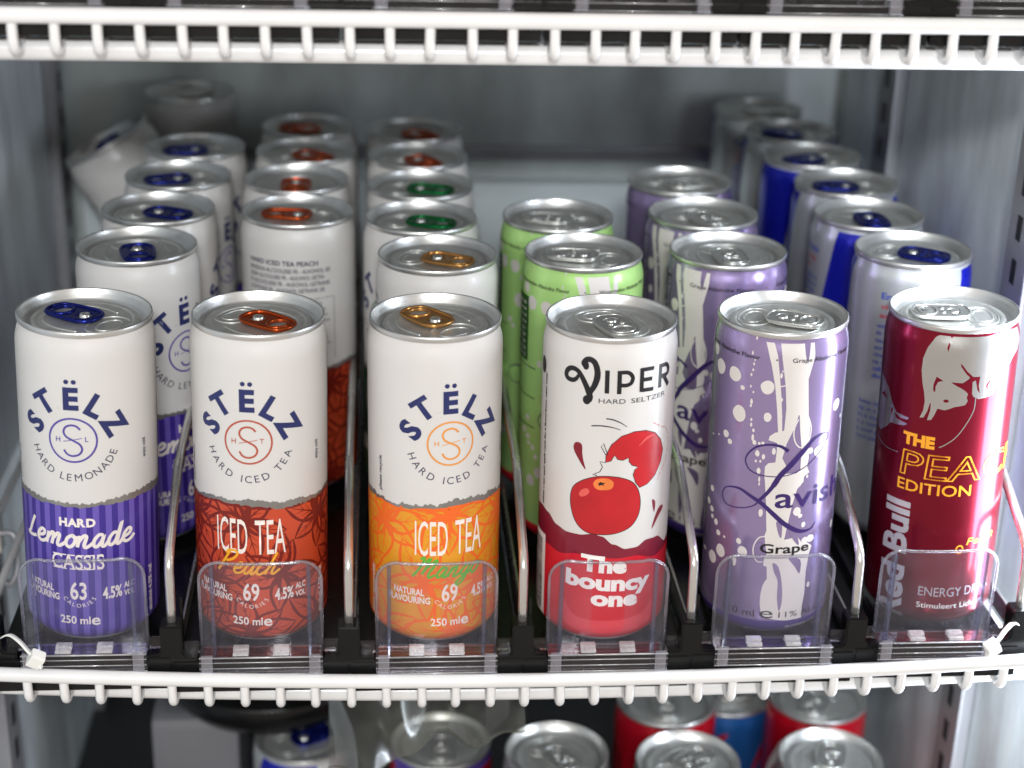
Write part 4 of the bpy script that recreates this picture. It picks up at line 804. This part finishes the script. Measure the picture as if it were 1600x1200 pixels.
# ------------------------------------------------------------------ bottom shelf
G = 'cans on the bottom shelf'; Zb = FLOOR + 0.0042
LOWC = [(energy, -.0410, .755, -118, 'royal', 30, 'silver and blue can on the bottom shelf below the peach can'),
        (plain_can('lavender_deep', 'panel', 'cola_red'), .0305, .734, 60, 'silver', -90, 'dark purple and red can below the mango front stop'),
        (plain_can('alu_dark'), .0865, .6976, 0, 'silver', -60, 'dark can with a bright silver lid below the seltzer can'),
        (plain_can('cola_red', 'claw', 'cola_dark'), .1485, .742, 15, 'silver', -95, 'red can with black claw marks below the grape can'),
        (plain_can('alu_dark'), .1505, .6875, 0, 'silver', 40, 'silver lid cut off at the bottom edge before the red clawed can'),
        (plain_can('cola_red', 'swirl', 'white_ink'), .2320, .752, 40, 'silver', -120, 'red can with white swirls on the bottom shelf, furthest right'),
        (plain_can('alu_dark'), .2220, .6870, 0, 'silver', 70, 'silver lid at the bottom edge before the red swirled can'),
        (plain_can('sky_blue', 'swirl', 'cola_red'), .1890, .782, 0, 'silver', 0, 'blue and red can wedged between the two red cans below')]
for (p, x, y, t, tb, td, nm), sz in zip(LOWC, (.80, .87, 1, 1, 1, .95, 1, .84)): place(p, x, y, Zb, 0, t, tb, td, nm, group=G).scale = (1, 1, sz)

# white tub under a wide black lid, bottom left
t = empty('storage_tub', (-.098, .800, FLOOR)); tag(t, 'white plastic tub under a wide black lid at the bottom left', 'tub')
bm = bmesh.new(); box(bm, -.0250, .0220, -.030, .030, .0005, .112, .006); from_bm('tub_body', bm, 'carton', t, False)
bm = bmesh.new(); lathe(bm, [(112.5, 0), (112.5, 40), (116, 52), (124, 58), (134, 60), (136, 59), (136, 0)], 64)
for v in bm.verts: v.co.x += 0.038
from_bm('black_lid', bm, 'black_plastic', t, True)

# loose clear film hanging below the shelf
bm = bmesh.new(); N, K = 40, 14; grid = []
bot = lambda u: -0.094 + 0.006*math.sin(u*3) + (0.028*max(0, u-.45)**1.2*1.7)
for i in range(N+1):
    u = i/N; row = []
    for k in range(K+1):
        v = k/K; z = -0.034 + (bot(u)+0.034)*v
        row.append(bm.verts.new((-0.024 + 0.088*u, 0.662 + 0.010*math.sin(u*9+v*3) + 0.004*math.sin(u*23-v*6) - 0.022*v*v + 0.03*(1-v)*u, z + 0.0015*math.sin(u*17+v*5))))
    grid.append(row)
for i in range(N):
    for k in range(K): bm.faces.new((grid[i][k], grid[i+1][k], grid[i+1][k+1], grid[i][k+1]))
film = empty('plastic_film', (0, 0, 0)); tag(film, 'crumpled clear plastic film hanging below the middle shelf', 'film')
edge = [grid[i][K].co.copy() for i in range(N+1)]
from_bm('sheet', bm, 'bag_film', film, True)
bm = bmesh.new(); tube(bm, edge, 0.0006, 6); from_bm('welded_edge', bm, 'bag_film', film, True)

# nylon cable ties
def cable_tie(x, mir, label):
    root = empty('cable_tie', (x, 0.5745, sag(x))); tag(root, label, 'cable tie', 'white cable ties'); s = -1 if mir else 1
    P = catmull([(-0.016*s, 0.012, 0.0045), (-0.011*s, 0.009, 0.0085), (-0.006*s, 0.004, 0.0085), (-0.002*s, 0.0005, 0.0060), (0.001*s, -0.001, 0.0035), (0.003*s, -0.0022, 0.0)], 5)
    bm = bmesh.new(); rows = []
    for p in P: rows.append([bm.verts.new(p + Vector((0, -0.0016, 0.0008))), bm.verts.new(p + Vector((0, 0.0016, -0.0008))), bm.verts.new(p + Vector((0.0006*s, 0.0016, 0.0002))), bm.verts.new(p + Vector((0.0006*s, -0.0016, 0.0018)))])
    for r0, r1 in zip(rows, rows[1:]):
        for k in range(4): bm.faces.new((r0[k], r0[(k+1) % 4], r1[(k+1) % 4], r1[k]))
    bm.faces.new(rows[0]); bm.faces.new(rows[-1]); from_bm('strap', bm, 'nylon', root, False)
    bm = bmesh.new(); box(bm, -0.0028, 0.0028, -0.0026, 0.0022, -0.0030, 0.0030, 0.0007)
    h = from_bm('head', bm, 'nylon', root, False); h.location = (0.0012*s, -0.0012, 0.0042); h.rotation_euler = (0.3, 0.55*s, 0.2)
cable_tie(-0.1345, False, 'white cable tie on the shelf lip at the left end'); cable_tie(0.2480, True, 'white cable tie on the shelf lip at the right end')
# shelf clip hooked in the left upright
root = empty('shelf_clip', (XL+0.0075, 0.720, -0.045)); tag(root, 'white bent shelf clip hooked into the left wall upright', 'clip')
bm = bmesh.new(); tube(bm, catmull([(0, 0, 0.03), (0.008, 0, 0.03), (0.010, -0.003, 0.020), (0.009, -0.007, 0.012), (0.006, -0.009, 0.008), (0.003, -0.007, 0.011)], 5), 0.0016, 8); from_bm('hook', bm, 'strip_metal', root, True)
bm = bmesh.new(); box(bm, 0.0, 0.003, -0.004, 0.004, 0.022, 0.040, 0.0006); from_bm('plate', bm, 'chrome', root)
for o in bpy.data.objects:
    if 'used' in o: del o['used']
